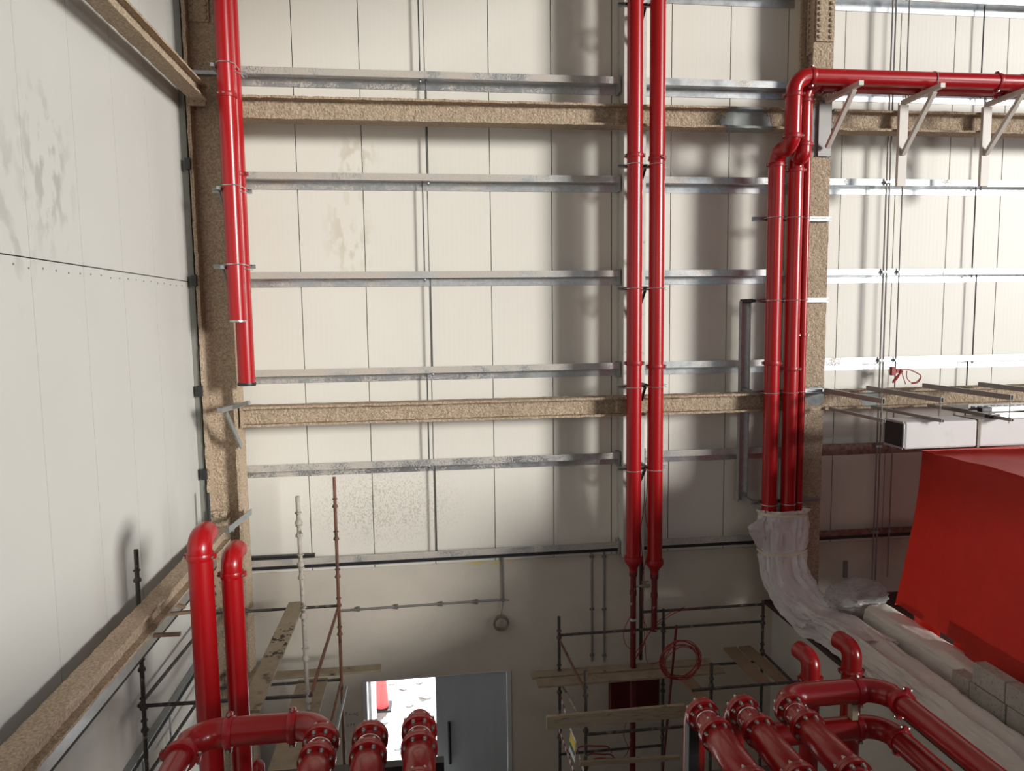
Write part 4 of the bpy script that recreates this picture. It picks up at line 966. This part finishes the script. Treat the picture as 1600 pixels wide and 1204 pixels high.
def pump_line(label, c0, dirv, fl, r=.098, R0=.148, far='down', grp='', length=3.0, rings=(), link=None, linkr=.118):
    c0 = V(c0); d = V(dirv).normalized()
    t = Thing('pump_pipe', (c0.x, c0.y, 0), label, 'pipe', grp)
    if far == 'down': pts = route([c0+V((0, .0, -2.2)), c0, c0+d*length], .2, 12)
    else: pts = [c0, c0+d*length]
    if far == 'down' or link is None: t.part('pipe_body', MB().tube(pts, r, 26), REDH)
    else:
        full = route(link+[c0, c0+d*length], .24, 12)
        t.part('pipe_body', MB().tube(full, [linkr if (p-c0).dot(d) < .16 else r for p in full], 28), REDH)
    for s in fl: flange(t, c0+d*s, d, r, R0)
    for s in rings: t.part('clamp_ring', MB().lathe([(r*1.03, -.008), (r*1.06, 0), (r*1.03, .008)], c0+d*s, d, 26), WIRE)
    for a, b in zip(fl[1::2], fl[2::2]):
        t.part('valve_body', MB().lathe([(r*1.05, a+.05), (r*1.3, a+.09), (r*1.3, b-.09), (r*1.05, b-.05)], c0, d, 26), REDH)
    return t
hz_ = 4.74
D = (0, -1, 0)
cA = WZ(507, 1136, hz_); cB = WZ(581, 1133, hz_); cC = WZ(655, 1116, hz_)
hl = WZ(300, 1148, hz_); yH = cA.y+.05
t = pump_line('red pump pipe with flanges, left group, leftmost, joined to a pipe going left', (cA.x, yH, hz_), D, [.26, .52, 1.0], far='link', grp='left pump pipes', rings=(.36,), link=[(hl.x, 2.2, hz_), (hl.x, yH, hz_)])
add_coupling(t, (hl.x+.30, yH, hz_), (1, 0, 0), .118, (0, -.3, -1), REDC); add_coupling(t, (hl.x, yH-.30, hz_), (0, 1, 0), .118, (1, 0, -.2), REDC)
add_coupling(t, (cA.x-.27, yH, hz_), (1, 0, 0), .118, (0, .3, 1), REDC)
pump_line('red pump pipe with flanges, left group, middle, in front of the open door', (cB.x, cB.y, hz_), D, [.20, .45, .95], grp='left pump pipes', rings=(.29,))
t = pump_line('red pump pipe with flanges, left group, rightmost, in front of the open door', (cC.x, cC.y+.05, hz_), D, [.30, .56, 1.05], grp='left pump pipes', rings=(.39,))
add_coupling(t, (cC.x, cC.y-.13, hz_), (0, 1, 0), .098, (1, 0, 0), REDC)
p = W(525, 1190, 6.5); q = W(690, 1183, 6.5)
single('support_rail', MB().bar((p.x-.6, 6.4, p.z-.06), (q.x+.02, 6.4, p.z-.06), .10, .12), BLACKST, 'dark steel rail under the left pump pipes, across the door', 'rail')
single('wall_stub', MB().tube(route([W(404, 1230, 7.2), W(404, 1196, 7.2), W(404, 1196, 7.35)], .06), .06, 16), REDH, 'small dark red pipe end low between stub pipes and scaffold boards', 'pipe')
p = W(702, 1170, 6.0); q = W(704, 1230, 6.0)
# ------------------------------------------------------------------ pump pipes, lower right
rz = 4.50
cs = [WZ(1086, 1100, rz), WZ(1147, 1094, rz), WZ(1216, 1087, rz)]
yR = sum(c.y for c in cs)/3
lbs = ['leftmost', 'middle', 'rightmost, joined to a pipe going right']
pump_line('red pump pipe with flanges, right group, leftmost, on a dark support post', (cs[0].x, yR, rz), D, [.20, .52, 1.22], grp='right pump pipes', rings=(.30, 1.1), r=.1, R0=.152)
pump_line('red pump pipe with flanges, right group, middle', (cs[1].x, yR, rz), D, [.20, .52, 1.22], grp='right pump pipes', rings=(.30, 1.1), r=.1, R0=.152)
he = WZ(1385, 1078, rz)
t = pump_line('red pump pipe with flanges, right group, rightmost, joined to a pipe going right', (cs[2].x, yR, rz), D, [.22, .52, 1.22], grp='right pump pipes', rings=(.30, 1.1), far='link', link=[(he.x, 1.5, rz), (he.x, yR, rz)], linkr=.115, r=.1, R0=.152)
add_coupling(t, (he.x-.28, yR, rz), (1, 0, 0), .115, (0, -.3, -1), REDC); add_coupling(t, (he.x, yR-.28, rz), (0, 1, 0), .115, (.3, 0, 1), REDC)
rz2 = 4.12
h2 = WZ(1385, 1140, rz2); s2 = WZ(1270, 1150, rz2)
t = Thing('pump_pipe', (h2.x, h2.y, rz2), 'dark red pipe passing just below the right linked pump pipe', 'pipe', 'right pump pipes')
t.part('pipe_body', MB().tube(route([(h2.x+.02, 1.5, rz2), (h2.x+.02, yR, rz2), (s2.x-.5, yR, rz2)], .22, 12), .11, 26), REDH)
add_coupling(t, (h2.x-.25, yR, rz2), (1, 0, 0), .11, (0, -.3, -1), REDC); add_coupling(t, (h2.x+.02, yR-.27, rz2), (0, 1, 0), .11, (.3, 0, 1), REDC)
px = cs[0].x
single('support_post', MB().box(px-.12, px-.02, yR-.18, yR-.08, 0, rz-.11), BLACKST, 'dark steel post under the leftmost right hand pump pipe', 'post', bevel=.004)
q = WZ(1345, 1110, rz2)
single('timber_packer', MB().box(he.x-.36, he.x-.30, yR-.06, yR+.02, rz2+.11, rz-.115), TIMB, 'upright timber packer between the two right linked pump pipes', 'timber')
# pencil scribbles on the plaster beside the door
def scribble(u0, v0, strokes):
    mb = MB()
    for st in strokes:
        pts = [W(u0+a, v0+b, YB-.012) for a, b in st]
        for p_, q_ in zip(pts[:-1], pts[1:]): mb.bar(p_, q_, .008, .008, (0, 1, 0))
    return mb
single('pencil_marking', scribble(539, 1112, [[(0, 6), (0, 0), (3, 0), (3, 3), (0, 3)], [(6, 4), (8, 2), (8, 5)], [(10, 4), (12, 3)], [(14, 5), (14, 2), (16, 2), (16, 5)], [(20, 0), (18, 2), (18, 5), (21, 5), (21, 3)]]), INK, 'upper line of pencil scribble on the plaster left of the door', 'marking')
single('pencil_marking', scribble(542, 1130, [[(0, 0), (0, 3), (3, 3)], [(3, 0), (3, 5)], [(6, 5), (6, 0), (8, 1), (6, 2)], [(10, 0), (11, 3), (12, 0)]]), INK, 'lower line of pencil scribble on the plaster left of the door', 'marking')
